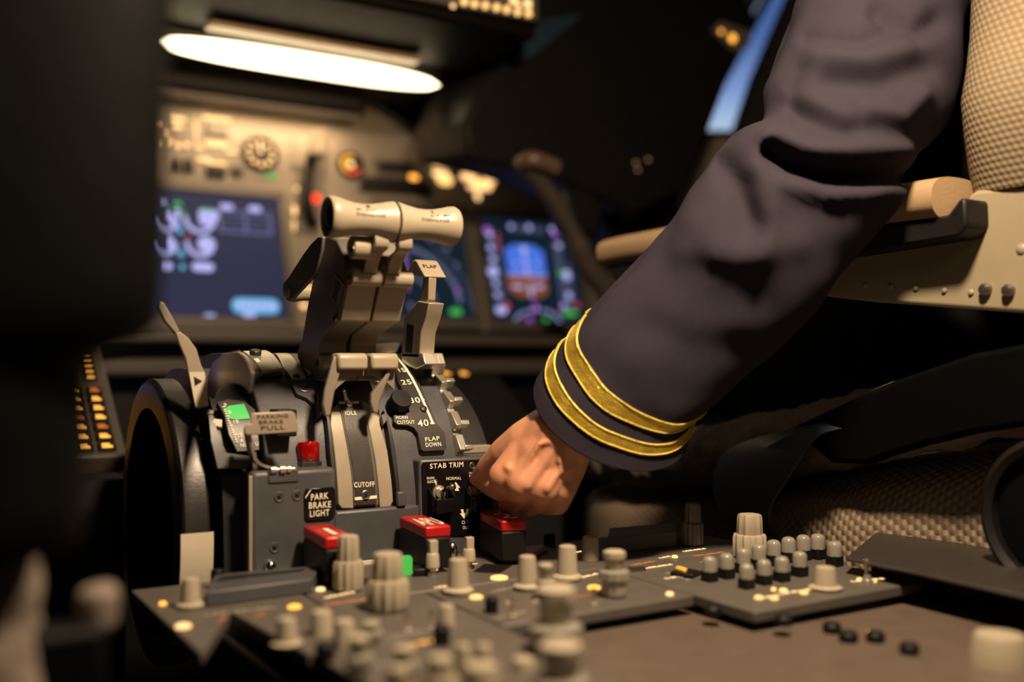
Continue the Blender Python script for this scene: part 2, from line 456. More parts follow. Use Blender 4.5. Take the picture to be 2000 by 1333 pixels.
Q = thing('throttle_quadrant', 'grey throttle quadrant with two cream-gripped thrust levers between black trim wheels', 'throttle quadrant', (.275, .655, .70))
def drum_solid(x0, x1, h, zbot=.62):
    mb = MB(); pts = [D(x0, SL[i], h) for i in range(len(PR))]
    pts = [Vector((x0, PR[0].y - h, zbot))] + pts + [Vector((x0, PR[-1].y + h, zbot))]
    mb.prism(pts, (x1 - x0, 0, 0)); return mb
ob('housing', drum_solid(.2085, .3600, 0), M['slate'], Q, bevel=.0012)
ob('trim_indicator_well', drum_solid(.181, .2085, -.012), M['dark'], Q)

# --- centre guide: two bronze strips, black placard between
g = MB()
drum_plate(g, [(647, 800), (659, 790), (664, 783), (676, 840), (688, 935), (691, 994), (668, 994), (661, 985), (655, 900), (645, 830)], .0, .0045)
drum_plate(g, [(706, 783), (741, 800), (742, 830), (757, 880), (767, 960), (768, 980), (762, 991), (742, 992), (733, 900), (716, 820)], .0, .0045)
ob('lever_guide', g, M['taupe2'], Q, bevel=.0008)
ob('guide_placard', drum_plate(MB(), [(658, 781), (707, 780), (722, 840), (735, 920), (740, 988), (692, 990), (686, 920), (672, 840)], .0, .0052), M['slate2'], Q, bevel=.0006)
pl = ob('start_lever_placard', drum_plate(MB(), [(664, 785), (704, 784), (716, 840), (729, 920), (735, 985), (696, 987), (690, 920), (676, 840)], .0053, .0060), M['plate'], Q)
t = MB(); drum_text(t, 'IDLE', (675, 811), (697, 811), 8, .0064); drum_text(t, 'CUTOFF', (692, 953), (732, 951), 10.5, .0064)
drum_plate(t, [(663, 789), (701, 788), (701, 784), (662, 785)], .0060, .0064); drum_plate(t, [(693, 978), (736, 974), (736, 968), (693, 972)], .0060, .0064)
ob('lettering', t, M['white'], pl)
drum_screw(pl, 682, 789, .0030, .0064); drum_screw(pl, 714, 967, .0033, .0066)
# ridges beside the guide
for nm, pts in (('guide_rail', [(632, 790), (639, 792), (652, 880), (661, 985), (655, 990), (643, 880)]), ('guide_rail', [(749, 800), (757, 815), (771, 870), (782, 980), (776, 984), (764, 880)])):
    ob(nm, drum_plate(MB(), pts, .0, .006), M['dark'], Q, bevel=.0006)
ob('shoulder_plate', drum_plate(MB(), [(568, 742), (600, 741), (604, 733), (628, 734), (640, 741), (756, 738), (752, 765), (738, 792), (700, 790), (660, 776), (635, 778), (629, 788), (612, 789), (600, 778), (580, 770), (573, 757)], .0, .0035), M['slate'], Q, bevel=.0010)
for q in ((594, 758), (669, 758), (738, 752)): drum_screw(Q, *q, .0042, .0038)

# --- flap side placard with scale
fp = ob('flap_placard', drum_plate(MB(), [(776, 690), (790, 700), (812, 735), (832, 780), (852, 828), (868, 845), (872, 876), (868, 880), (828, 882), (822, 878),
    (816, 846), (808, 836), (796, 831), (776, 830), (770, 824), (769, 812), (775, 809), (800, 806), (796, 780), (778, 748), (772, 726)], .0, .0045), M['plate'], Q, bevel=.0012)
t = MB()
drum_text(t, '15', (781, 727), (794, 727), 7.5, .0050); drum_text(t, '25', (786, 752), (805, 751), 9.5, .0050)
drum_text(t, '30', (802, 788), (822, 787), 11, .0050); drum_text(t, '40', (817, 834), (838, 832), 13, .0050)
drum_text(t, 'HORN', (774, 819), (797, 819), 6.5, .0050); drum_text(t, 'CUTOUT', (777, 829), (811, 828), 7, .0050)
drum_text(t, 'FLAP', (831, 863), (859, 860), 8, .0050); drum_text(t, 'DOWN', (832, 874), (862, 872), 8.5, .0050)
line = [(779, 700), (792, 716), (806, 738), (817, 759), (826, 777), (833, 793), (841, 811), (848, 829)]
L = [dhit(*q, .005) for q in line]; w = .0021
for i in range(len(L) - 1):
    a, b = L[i], L[i + 1]
    t.add([D(a[0] - w, a[1], .0051), D(a[0], a[1], .0051), D(b[0], b[1], .0051), D(b[0] - w, b[1], .0051)], [(0, 1, 2, 3)])
for q, k in (((797, 722), 7), ((813, 749), 8), ((829, 782), 8), ((849, 829), 10)):
    x, s = dhit(*q, .005); ww = k * .00035
    t.add([D(x - ww, s, .0051), D(x, s, .0051), D(x, s + .0011, .0051), D(x - ww, s + .0011, .0051)], [(0, 1, 2, 3)])
ob('lettering', t, M['white'], fp)
x, s = dhit(827, 800, .0045); b0 = D(x, s, .0045)
ob('rivet', MB().lathe(b0, DN(s), [(0, .0028), (.0012, .0026), (.002, .0012)], 16), M['dark'], fp)
x, s = dhit(777, 792, .004); b0 = D(x, s, 0); n = DN(s)
hb = ob('horn_cutout_button', MB().lathe(b0, n, [(0, .0082), (.003, .0086), (.005, .0080), (.0055, .0066), (.006, .0080), (.0120, .0082), (.0132, .0076), (.0134, .0001)], 32), M['deepdark'], Q)
# --- flap detent rail: steps cut in a steel edge
rail = MB(); x0, x1 = .3535, .3600
ss = [dhit(884, 850)[1], dhit(862, 812)[1], dhit(850, 775)[1], dhit(835, 742)[1], dhit(818, 716)[1], dhit(800, 694)[1], dhit(780, 684)[1], dhit(758, 678)[1]]
s0 = ss[0] - .006
seq = []
smax = SL[58]
cur = SL[13]
NT_ = 6; stp = (smax - cur) / NT_
for k in range(NT_):
    a = cur + k * stp
    seq += [(a, .0015), (a + stp * .10, .0015), (a + stp * .16, .0095), (a + stp * .86, .0050), (a + stp * .90, .0015)]
seq += [(smax, .0015)]
top = [D(x0, a, h) for a, h in seq]; bot = [D(x0, a, -.012) for a, h in reversed(seq)]
rail.prism(top + bot, (x1 - x0, 0, 0))
for k in range(NT_):
    a = cur + k * stp + stp * .16
    rail.prism([D(x0 + .004, a, .0015), D(x0 + .004, a, .0100), D(x0 + .004, a + .0035, .0100), D(x0 + .004, a + .0035, .0015)], (.0075, 0, 0))
ob('flap_detent_rail', rail, M['steel'], Q, bevel=.0007)
lug = MB(); pc = D(.3600, SL[11], .004)
lug.cyl(pc + Vector((-.003, 0, 0)), pc + Vector((.006, 0, 0)), .0048); lug.box(pc + Vector((-.003, 0, -.016)), pc + Vector((.004, .010, .001)))
ob('detent_stop', lug, M['steel'], Q, bevel=.0008)

# --- trim indicator: black scale drum with a green band
ti = ob('trim_scale', drum_plate(MB(), [(424, 786), (446, 780), (478, 784), (498, 800), (507, 880), (463, 883), (447, 850), (437, 812)], -.008, -.003), M['plate'], Q, bevel=.0006)
ob('green_band', drum_plate(MB(), [(437, 801), (446, 793), (476, 789), (488, 816), (487, 818), (462, 820), (448, 818)], -.0029, -.0022), M['green'], ti)
t = MB()
drum_text(t, '0', (438, 793), (443, 793), 5, -.0022); drum_text(t, '5', (446, 809), (452, 808), 6, -.0018); drum_text(t, '10', (457, 828), (466, 827), 7, -.0022)
drum_text(t, '15', (465, 855), (473, 854), 8, -.0022); drum_text(t, 'NOSE U', (470, 874), (505, 871), 7.5, -.0022); drum_text(t, 'A', (469, 865), (476, 864), 7, -.0022)
for k in range(16):
    f = k / 15; px = 434 + 26 * f; py = 796 + 68 * f
    a = dhit(px, py, -.002); wd = .0024 if k % 4 == 0 else .0017
    t.add([D(a[0], a[1], -.0019), D(a[0] + wd, a[1], -.0019), D(a[0] + wd, a[1] + .0007, -.0019), D(a[0], a[1] + .0007, -.0019)], [(0, 1, 2, 3)])
ob('lettering', t, M['white'], ti)
ob('trim_pointer', drum_plate(MB(), [(413, 817), (434, 820), (433, 835), (417, 831)], -.006, .000), M['paper'], Q, bevel=.0004)
ob('pointer_arm', drum_plate(MB(), [(402, 803), (418, 801), (418, 808), (403, 810)], -.006, .001), M['screw'], Q, bevel=.0004)
ob('cheek_apron', drum_plate(MB(), [(405, 800), (412, 800), (433, 884), (478, 890), (492, 893), (494, 915), (425, 915), (412, 860)], -.004, .0), M['slate'], Q, bevel=.0008)

# --- polished shroud over the indicator
so = [(405, 775), (404, 755), (406, 732), (416, 706), (437, 691), (463, 686), (475, 695), (484, 709), (491, 728), (489, 748), (486, 768), (479, 757), (468, 751), (456, 749), (440, 750), (429, 757), (421, 766), (415, 779)]
sh = MB(); sp0 = [AX(a_, b_, .1790) for a_, b_ in so]; cc = sum(sp0, Vector()) / len(sp0)
nn = len(sp0); rws = [[p + Vector((.0012, 0, 0)) for p in sp0], sp0, [p.lerp(Vector((p.x, cc.y, cc.z + .004)), .25) + Vector((-.0016, 0, 0)) for p in sp0]]
sh.prism(sp0, (.0018, 0, 0))
ob('indicator_shroud', sh, M['shroud'], Q, bevel=.0006)
ob('shroud_rib', drum_plate(MB(), [(452, 688), (468, 687), (486, 697), (500, 712), (509, 728), (495, 728), (487, 712), (473, 698)], -.004, .0042), M['steel'], Q, bevel=.0006)
tp = ob('top_cover', drum_plate(MB(), [(474, 686), (519, 684), (540, 699), (552, 719), (511, 727), (502, 712), (488, 697)], .0005, .0052), M['steel'], Q, bevel=.0008)
x, s = dhit(499, 691, .006); n = DN(s)
ob('thumb_screw', MB().lathe(D(x, s, .0052), n, [(0, .0042), (.0008, .0044), (.003, .0044), (.0036, .0038)], 20, 10, .12), M['dark'], tp)
t = MB(); drum_plate(t, [(495, 701), (504, 700), (509, 706), (500, 707)], .0052, .0056); ob('marking', t, M['white'], tp)
ob('cover_shadow_gap', drum_plate(MB(), [(513, 738), (553, 732), (553, 720), (511, 727)], .0, .003), M['dark'], Q)  # shadow gap beneath the top cover, laid on in black
tr = MB(); drum_plate(tr, [(572, 743), (600, 743), (590, 722), (575, 702), (562, 690), (536, 690), (552, 716)], .0005, .0028)
ob('polished_cover', tr, M['steel'], Q, bevel=.0008)
fl = MB(); a = [dhit(*q) for q in ((601, 741), (592, 722), (580, 704), (566, 690))]
fl.grid([[D(p[0], p[1], .002) for p in a], [D(p[0] + .003, p[1] - .001, .010) for p in a], [D(p[0] + .0045, p[1] - .001, .010) for p in a], [D(p[0] + .0015, p[1], .002) for p in a]], caps=True)
ob('cover_flange', fl, M['steel'], Q)
drum_screw(Q, 579, 735, .0028, .0029)
ob('lever_slot', drum_plate(MB(), [(604, 744), (628, 745), (632, 715), (700, 700), (760, 712), (758, 742), (640, 742)], .0005, .0012), M['dark'], Q)

# ---------------------------------------------------------------- thrust levers
XL = .2535
side = [(657, 468), (672, 498), (681, 524), (682, 545), (677, 558), (673, 562), (672, 566), (660, 627), (655, 634), (643, 644), (630, 655),
        (625, 672), (625, 690), (621, 706), (622, 716), (629, 722), (640, 720), (640, 745), (596, 745), (579, 690), (590, 660), (600, 600), (612, 540), (621, 504), (630, 465), (640, 462)]
sp = [AX(px, py, XL) for px, py in side]
def shifted(ps, x): return [Vector((x, p.y, p.z)) for p in ps]
hz = .9335; hy = .604
for k, (xa, xb, hx0, hx1, num) in enumerate(((.2535, .2745, .2285, .2750, '1'), (.2765, .2975, .2762, .3215, '2'))):
    T = bpy.data.objects.new('thrust_lever', None); COL.objects.link(T); T.parent = Q; T.location = (0, 0, 0)
    b = MB().prism(shifted(sp, xa), (xb - xa, 0, 0))
    ob('lever_body', b, M['leverside'] if k == 0 else M['taupe'], T, bevel=.0012)
    # raised cream knuckle and faces on the aft side
    kc = AX(684, 541, XL); kn = MB(); kn.cyl((xa - .0004, kc.y - .0005, kc.z), (xb + .0002, kc.y - .0005, kc.z), .0060, seg=28)
    ob('knuckle', kn, M['beige'], T, bevel=.0005, label='cream rounded knuckle bar')
    fc = MB(); a = AX(678, 556, XL); c = AX(663, 629, XL)
    dn = Vector((0, -1, 0)) * .003
    fc.prism([Vector((xa - .0002, a.y + .004, a.z)), Vector((xa - .0002, a.y - .0018, a.z)), Vector((xa - .0002, c.y - .0030, c.z + .001)), Vector((xa - .0002, c.y + .002, c.z))], (xb - xa + .0002, 0, 0))
    ob('face_plate', fc, M['taupe2'], T, bevel=.0006)
    # S-shaped neck up to the grip
    nk = MB(); path = [AX(690, 532, XL), AX(693, 515, XL), AX(700, 495, XL), AX(712, 478, XL), Vector((XL, hy, hz))]
    pts = catmull([Vector((0, p.y, p.z)) for p in path], 5); xm0 = xa + (.0065 if k == 0 else .0005); xm1 = xm0 + .0098
    r0 = [p + Vector((0, .0035, .0)) for p in pts]; r1 = [p + Vector((0, -.0025, 0)) for p in pts]
    nk.prism([Vector((xm0, p.y, p.z)) for p in r1] + [Vector((xm0, p.y, p.z)) for p in reversed(r0)], (xm1 - xm0, 0, 0))
    ob('neck', nk, M['taupe2'], T, bevel=.0012)
    hl = hx1 - hx0
    prof = [(0, .0095), (.0006, .0128), (.0025, .0138), (.006, .0134), (.011, .0121), (.018, .0106), (.024, .0102), (.030, .0105), (.037, .0118), (.0425, .0131), (.0455, .0135), (hl - .001, .0128), (hl, .0105)]
    if k == 1: prof = [(hl - h, r) for h, r in reversed(prof)]
    if k == 0: prof[0] = (.004, .0088); prof.insert(0, (.010, .008))
    hd = ob('grip', MB().lathe((hx0, hy, hz), (1, 0, 0), prof, 48), M['beige'], T, sharp=50, label='cream flared grip with engraved words')
    if k == 0:
        bt = MB().lathe((hx0 + .001, hy, hz), (1, 0, 0), [(0, .0052), (.0004, .0058), (.009, .0058)], 24); bt.lathe((hx0 + .0055, hy, hz), (1, 0, 0), [(0, .0084), (.001, .0086)], 32)
        ob('disconnect_button', bt, M['gloss'], hd)
    else:
        ob('disconnect_button', MB().lathe((hx1 - .003, hy, hz), (1, 0, 0), [(0, .0075), (.0035, .0072), (.004, .006)], 24), M['dark'], hd)
    # engraved words wrap round the grip: u along x, angle up the front
    def wrap(u0, u1, a0, a1, fl=1):
        def fn(u, v):
            x = hx0 + (u0 + (u1 - u0) * u); a = math.radians(a0 + (a1 - a0) * v)
            h = x - hx0; rr = prof[0][1]
            for i in range(1, len(prof)):
                if prof[i][0] >= h and prof[i][0] > prof[i - 1][0]:
                    q = (h - prof[i - 1][0]) / (prof[i][0] - prof[i - 1][0]); rr = prof[i - 1][1] + (prof[i][1] - prof[i - 1][1]) * q; break
            rr += .00025
            return Vector((x, hy - math.cos(a) * rr, hz + math.sin(a) * rr))
        return fn
    t = MB(); s0 = .0165 if k == 0 else .0150
    text_on(t, 'DISENGAGE', wrap(s0, s0 + .0195, 5, 16)); text_on(t, 'A/T', wrap(s0 + .0065, s0 + .0135, 22, 33)); text_on(t, num, wrap(s0 + .008, s0 + .0105, 40, 56))
    if k == 0: ar = [(-.001, .5), (.0015, 1), (.0015, .65), (.004, .65), (.004, .35), (.0015, .35), (.0015, 0)]; ax = s0 + .0005
    else: ar = [(.005, .65), (.0025, .65), (.0025, 1), (0, .5), (.0025, 0), (.0025, .35), (.005, .35)]; ax = s0 + .0155
    fn = wrap(ax, ax + 1, 23, 34); t.add([fn(u, v) for u, v in ar], [tuple(range(len(ar)))])
    ob('engraving', t, M['ink'], T)
    for q in ((684, 541), (656, 621), (621, 711)):
        p = AX(*q, XL); screw(T, (xa - .0006, p.y, p.z), (-1, 0, 0), .0026)
    # lower cream nose
    n0 = AX(627, 712, XL); nb = MB(); nb.cyl((xa - .0002, n0.y, n0.z + .001), (xb - .0006, n0.y, n0.z + .001), .0056, seg=24)
    ob('lower_nose', nb, M['beige'], T, bevel=.0004)
    if k == 0:
        plq = [AX(px, py, XL - .0006) for px, py in ((653, 535), (670, 555), (658, 596), (645, 578))]
        lp = ob('side_label', MB().prism(plq, (.0006, 0, 0)), M['taupe2'], T)
        t = MB(); A, B, Cc, Dd = plq
        for i in range(5):
            f = .12 + i * .18
            for g0, g1 in ((.2, .8),):
                a = A.lerp(Dd, f); b = B.lerp(Cc, f); a2 = A.lerp(Dd, f + .1); b2 = B.lerp(Cc, f + .1)
                t.add([a.lerp(b, g0) - Vector((.0002, 0, 0)), a.lerp(b, g1) - Vector((.0002, 0, 0)), a2.lerp(b2, g1) - Vector((.0002, 0, 0)), a2.lerp(b2, g0) - Vector((.0002, 0, 0))], [(0, 1, 2, 3)])
        ob('marking', t, M['dark'], lp)
        ob('side_roller', MB().lathe((.2480, .611, .9160), (1, 0, 0), [(0, .0066), (.0008, .0076), (.0165, .0076), (.0172, .0066)], 28), M['beige'], T, bevel=.0003)
        s2 = MB(); screw_at(s2, (.2478, .6075, .9140), (-1, 0, 0), .003); ob('roller_screw', s2, [M['screw'], M['dark']], T)
# ---------------------------------------------------------------- reverse levers
xr = .2475
rv = [(621, 462), (606, 477), (591, 498), (564, 540), (553, 554), (551, 567), (554, 580), (562, 589), (571, 585), (612, 540), (615, 532), (627, 489), (630, 463)]
R_ = bpy.data.objects.new('reverse_thrust_lever', None); COL.objects.link(R_); R_.parent = Q
rp = [AX(px, py, xr) for px, py in rv]
ob('lever_arm', MB().prism(rp, (.0025, 0, 0)), M['leverside'], R_, bevel=.0008)
c = AX(562, 570, xr)
ob('reverse_grip', MB().lathe((xr + .0028, c.y, c.z), (1, 0, 0), [(0, .0076), (.002, .0078), (.010, .0066), (.018, .0064), (.030, .0078), (.046, .0078)], 28), M['beige'], R_)
ob('lever_arm', MB().prism(shifted(rp, .3010), (.0025, 0, 0)), M['leverside'], R_, bevel=.0008)
ob('pivot_cap', MB().lathe((xr - .0008, c.y, c.z), (1, 0, 0), [(-.001, .0035), (-.0004, .0050), (.001, .0052)], 24), M['taupe2'], R_)

# ---------------------------------------------------------------- start levers (flat legs, cream bars)
for k, (x0, x1) in enumerate(((.2520, .2760), (.2766, .2995))):
    S_ = bpy.data.objects.new('start_lever', None); COL.objects.link(S_); S_.parent = Q
    yb = .651; zt = .8470; zb2 = .8335
    bar = MB(); pr = [(yb - .006, zt - .002), (yb - .003, zt), (yb + .008, zt), (yb + .012, zt - .003), (yb + .012, zb2 + .002), (yb - .006, zb2 + .002)]
    bar.prism([Vector((x0 + .0010, y, z)) for y, z in pr], (x1 - x0 - .0018, 0, 0))
    ob('grip_bar', bar, M['beige'], S_, bevel=.0022, seg=3)
    leg = MB()
    if k == 0: lp = [(653, 694), (644, 728), (634, 763), (631, 790), (636, 815), (646, 812), (654, 766), (663, 735), (671, 712)]
    else: lp = [(776, 694), (773, 708), (758, 744), (744, 778), (739, 809), (729, 806), (724, 785), (727, 768), (751, 738), (764, 712)]
    leg.prism([AY(px, py, .6485) for px, py in lp], (0, .0045, 0))
    ob('side_leg', leg, M['taupe'], S_, bevel=.0010)
    # arched web under each bar
    web = MB(); N = 10; up = []; lo = []
    for i in range(N + 1):
        f = i / N; x = x0 + .001 + (x1 - x0 - .002) * f
        up.append(Vector((x, yb + .002, zb2 + .003))); g_ = (1 - f) if k == 0 else f
        lo.append(Vector((x, yb + .002, zb2 - .0105 * (g_ ** 2.2) - .002)))
    web.prism(up + lo[::-1], (0, .007, 0)); ob('web', web, M['taupe'], S_)
# ---------------------------------------------------------------- speed brake lever (cream blade with arrow)
SB = bpy.data.objects.new('speed_brake_lever', None); COL.objects.link(SB); SB.parent = Q
ys_ = .690
bl = [(343, 650), (352, 648), (368, 660), (384, 682), (393, 712), (400, 728), (407, 795), (385, 800), (371, 745), (362, 700), (350, 672)]
ob('blade', MB().prism([AY(px, py, ys_) for px, py in bl], (0, .0035, 0)), M['taupe2'], SB, bevel=.0008)
ob('blade_label', MB().prism([AY(px, py, ys_ - .0005) for px, py in ((369, 727), (400, 727), (407, 793), (382, 796))], (0, .0004, 0)), M['paper'], SB)
ob('arrow_mark', MB().prism([AY(px, py, ys_ - .0009) for px, py in ((379, 736), (395, 745), (381, 754))], (0, .0003, 0)), M['dark'], SB)
ob('upper_arm', MB().prism([AY(px, py, ys_ + .004) for px, py in ((314, 588), (322, 592), (345, 634), (352, 648), (344, 654), (322, 628), (310, 600))], (0, .006, 0)), M['taupe'], SB, bevel=.001)
# ---------------------------------------------------------------- flap lever
FL = bpy.data.objects.new('flap_lever', None); COL.objects.link(FL); FL.parent = Q
xf = .3345
hd = [AX(px, py, xf) for px, py in ((796, 534), (798, 524), (805, 510), (810, 507), (814, 510), (830, 540), (827, 543))]
ob('flap_handle', MB().prism(hd, (.0185, .0, .0)), M['beige'], FL, bevel=.0009)
t = MB()
A = hd[4].lerp(hd[5], .45); B = A + Vector((.0155, 0, 0)); up_ = (hd[4] - hd[5]).normalized() * .0042
nrm = Vector((0, -1, 1)).normalized() * .0005
text_on(t, 'FLAP', lambda u, v: A + Vector((.003, 0, 0)) + Vector((.0115, 0, 0)) * u + up_ * v + nrm); ob('lettering', t, M['ink'], FL)
ob('stem', MB().prism([AX(px, py, xf + .004) for px, py in ((826, 540), (838, 542), (836, 585), (830, 600), (816, 598), (822, 580))], (.0065, 0, 0)), M['taupe2'], FL, bevel=.0006)
ob('lower_stem', MB().prism([AX(px, py, xf + .001) for px, py in ((789, 620), (816, 588), (838, 592), (832, 620), (822, 650), (818, 700), (783, 698), (787, 660))], (.013, 0, 0)), M['taupe2'], FL, bevel=.0008)
ob('stem_slot', MB().prism([AX(px, py, xf + .0008) for px, py in ((795, 632), (808, 637), (804, 690), (791, 688))], (.0004, 0, 0)), M['deepdark'], FL)
ob('foot_block', MB().prism([AX(px, py, xf + .001) for px, py in ((782, 690), (824, 690), (830, 712), (812, 722), (786, 712))], (.018, 0, 0)), M['steel'], FL, bevel=.0008)

# ---------------------------------------------------------------- trim wheels
def wheel(x0, x1, cy, cz, R):
    o = bpy.data.objects.new('trim_wheel', None); COL.objects.link(o); o.parent = Q; o.location = Vector((x0, cy, cz)) - Q.location
    w = x1 - x0
    rim = [(0.0, R - .022), (0.0, R - .006), (.0008, R - .002), (.0028, R), (w - .0028, R), (w - .0008, R - .002), (w, R - .006), (w, R - .022), (w * .5, R - .024)]
    ob('rim', MB().lathe((x0, cy, cz), (1, 0, 0), rim + [rim[0]], 96), M['rubber'], o)
    ob('disc', MB().lathe((x0 + .009, cy, cz), (1, 0, 0), [(0, R - .02), (.006, R - .02)], 64), M['deepdark'], o)
    ob('hub', MB().lathe((x0 + .003, cy, cz), (1, 0, 0), [(0, .012), (.001, .014), (.02, .014)], 32), M['deepdark'], o)
    k = MB(); k.box((x0 + .005, cy - .05, cz - .075), (x0 + .010, cy - .02, cz - .02)); ob('web_panel', k, M['dark'], o, bevel=.001)
    return o
WC = (.775, .7225); WR = .106
wl = wheel(.1555, .1715 + .0085, *WC, WR) if False else wheel(.1535, .1735, *WC, WR)
wheel(.3700, .3950, *WC, WR)
pp = MB(); rows = [[], []]
for x in (.1530, .1742):
    r = []
    for i in range(15):
        a = math.radians(180 + 2 - i * -4.0 * .5 - 2); a = math.radians(177 + i * 3.4)
        q = Vector((x, WC[0] + math.cos(a) * (WR + .0008), WC[1] + math.sin(a) * (WR + .0008))); r.append(q)
    rows[0 if x < .16 else 1] = r
pp.grid(rows); pp.grid([[q + Vector((0, -.0004, 0)) for q in rw] for rw in rows])
ob('paper_label', pp, M['paper'], wl, label='blank cream paper label stuck round the rim')

# ---------------------------------------------------------------- parking brake box, lever, lamp
bx = ob('brake_box', MB().box((.1935, .648, .64), (.2525, .708, .7685)), M['slate'], Q, bevel=.0035, seg=3)
ob('box_edge_highlight', MB().box((.1918, .6474, .70), (.1942, .6500, .766)), M['taupe2'], Q, bevel=.0006)  # bright highlight along the box corner, built as a bronze strip
for q in ((545, 971), (580, 968), (536, 1070)): screw(Q, AY(*q, .6478), (0, -1, 0), .0034, [M['slate'], M['dark']])
def yh(y): return lambda a, b: AY(a, b, y)
pk = ob('park_brake_placard', MB().prism([AY(px, py, .6476) for px, py in ((597, 955), (649, 951), (653, 956), (654, 1006), (646, 1014), (600, 1017), (595, 1012), (594, 965))], (0, -.0012, 0)), M['gloss'], Q, bevel=.0003)
t = MB(); up0 = Vector((0, -.0014, 0))
text_px(t, 'PARK', (606, 978), (640, 974), 12.5, yh(.6476), up0); text_px(t, 'BRAKE', (602, 994), (645, 991), 12.5, yh(.6476), up0); text_px(t, 'LIGHT', (604, 1010), (642, 1007), 12.5, yh(.6476), up0)
t.prism([AY(px, py, .6460) for px, py in ((596, 972), (606, 957), (608, 957), (597, 974))], (0, -.0001, 0))
ob('lettering', t, M['white'], pk)
lb = Vector((.2385, .665, .7685))
lp = ob('park_brake_lamp', MB().lathe(lb, (0, 0, 1), [(0, .0094), (.003, .0094), (.0032, .0080), (.005, .0080)], 6), M['screw'], Q)
ob('red_lens', MB().lathe(lb + Vector((0, 0, .0045)), (0, 0, 1), [(0, .0072), (.001, .0078), (.0105, .0078), (.0125, .0068), (.0132, .004)], 32), M['lampred'], lp)
PB = bpy.data.objects.new('parking_brake_lever', None); COL.objects.link(PB); PB.parent = Q
yp = .640
pl = [(490, 810), (495, 807), (570, 804), (577, 808), (584, 838), (581, 845), (484, 851), (478, 848), (477, 836), (482, 829), (491, 828)]
ob('pull_plate', MB().prism([AY(px, py, yp) for px, py in pl], (0, .0022, 0)), M['taupe2'], PB, bevel=.0007)
t = MB(); l0 = Vector((0, -.0003, 0))
text_px(t, 'PARKING', (503, 819), (563, 816), 7.5, yh(yp), l0, -1); text_px(t, 'BRAKE', (506, 829), (553, 827), 7, yh(yp), l0, -1); text_px(t, 'PULL', (510, 841), (557, 839), 8.5, yh(yp), l0, -1)
ob('lettering', t, M['ink'], PB)
st = MB(); pth = [AY(484, 842, yp + .002), AY(487, 862, yp + .004), AY(492, 885, yp + .007), AY(499, 903, yp + .010), AY(515, 913, yp + .012), AY(540, 919, yp + .010), AY(556, 925, yp + .008)]
pth = catmull(pth, 5); wv = Vector((0, .010, 0))
st.grid([[p for p in pth], [p + wv for p in pth], [p + wv + Vector((.0018, 0, .0012)) for p in pth], [p + Vector((.0018, 0, .0012)) for p in pth], [p for p in pth]])
ob('stem', st, M['taupe'], PB)
hg = MB(); a = AY(528, 929, .6475); b = AY(575, 926, .6475); a.z = b.z = .7690
hg.cyl(a, a + Vector((.004, 0, 0)), .0026); hg.cyl(a + Vector((.004, 0, 0)), b, .0014); hg.cyl(a + Vector((.0062, 0, 0)), a + Vector((.0098, 0, 0)), .0030); hg.cyl(a + Vector((.011, 0, 0)), a + Vector((.0135, 0, 0)), .0026)
ob('hinge_pin', hg, M['steel'], PB)
rc = MB().box((a.x - .0015, .6470, .7600), (b.x + .003, .652, .7690)); ob('hinge_recess', rc, M['slate'], PB, bevel=.001)
ob('latch_block', MB().box((.213, .656, .790), (.2275, .672, .8085)), M['deepdark'], Q, bevel=.001)

# ---------------------------------------------------------------- lower block, stab trim box
ob('lower_block', MB().box((.2524, .650, .66), (.3170, .68, .7375)), M['slate'], Q, bevel=.002)
ob('lower_block_tab', MB().box((.2990, .6485, .7375), (.3060, .6525, .7480)), M['slate'], Q, bevel=.001)
stb = ob('stab_trim_box', MB().box((.3180, .6520, .64), (.3920, .72, .7700)), M['slate'], Q, bevel=.002)
ob('box_shelf', MB().box((.318, .675, .7700), (.392, .74, .776)), M['taupe2'], Q, bevel=.001)
yy = .6518
pts = [(823, 908), (827, 903), (945, 898), (960, 903), (972, 918), (975, 1046), (826, 1046)]
sp_ = ob('stab_trim_placard', MB().prism([AY(px, py, yy) for px, py in pts], (0, -.0012, 0)), M['gloss'], Q, bevel=.0003)
t = MB(); l1 = Vector((0, -.0015, 0)); H_ = yh(yy)
text_px(t, 'STAB', (838, 916), (870, 914), 10, H_, l1); text_px(t, 'TRIM', (875, 914), (903, 912), 10, H_, l1)
text_px(t, 'MAIN', (832, 937), (846, 936), 5, H_, l1); text_px(t, 'ELECT', (833, 944), (848, 943), 5, H_, l1); text_px(t, 'NORMAL', (870, 938), (899, 937), 6, H_, l1)
text_px(t, 'AUTO', (914, 932), (927, 931), 5, H_, l1); text_px(t, 'PILOT', (915, 939), (931, 938), 5, H_, l1)
text_px(t, 'CUT', (900, 1024), (913, 1023), 6.5, H_, l1); text_px(t, 'OUT', (902, 1034), (915, 1033), 6.5, H_, l1)
for A_ in (((888, 941), (897, 953), (893, 953), (895, 959), (887, 959), (886, 953), (883, 953)), ((898, 995), (903, 995), (904, 1002), (908, 1002), (905, 1014), (896, 1003), (900, 1003))):
    t.add([AY(px, py, yy) + l1 for px, py in A_], [tuple(range(7))])
ob('lettering', t, M['white'], sp_)
screw(sp_, AY(922, 910, yy - .0012), (0, -1, 0), .0026)
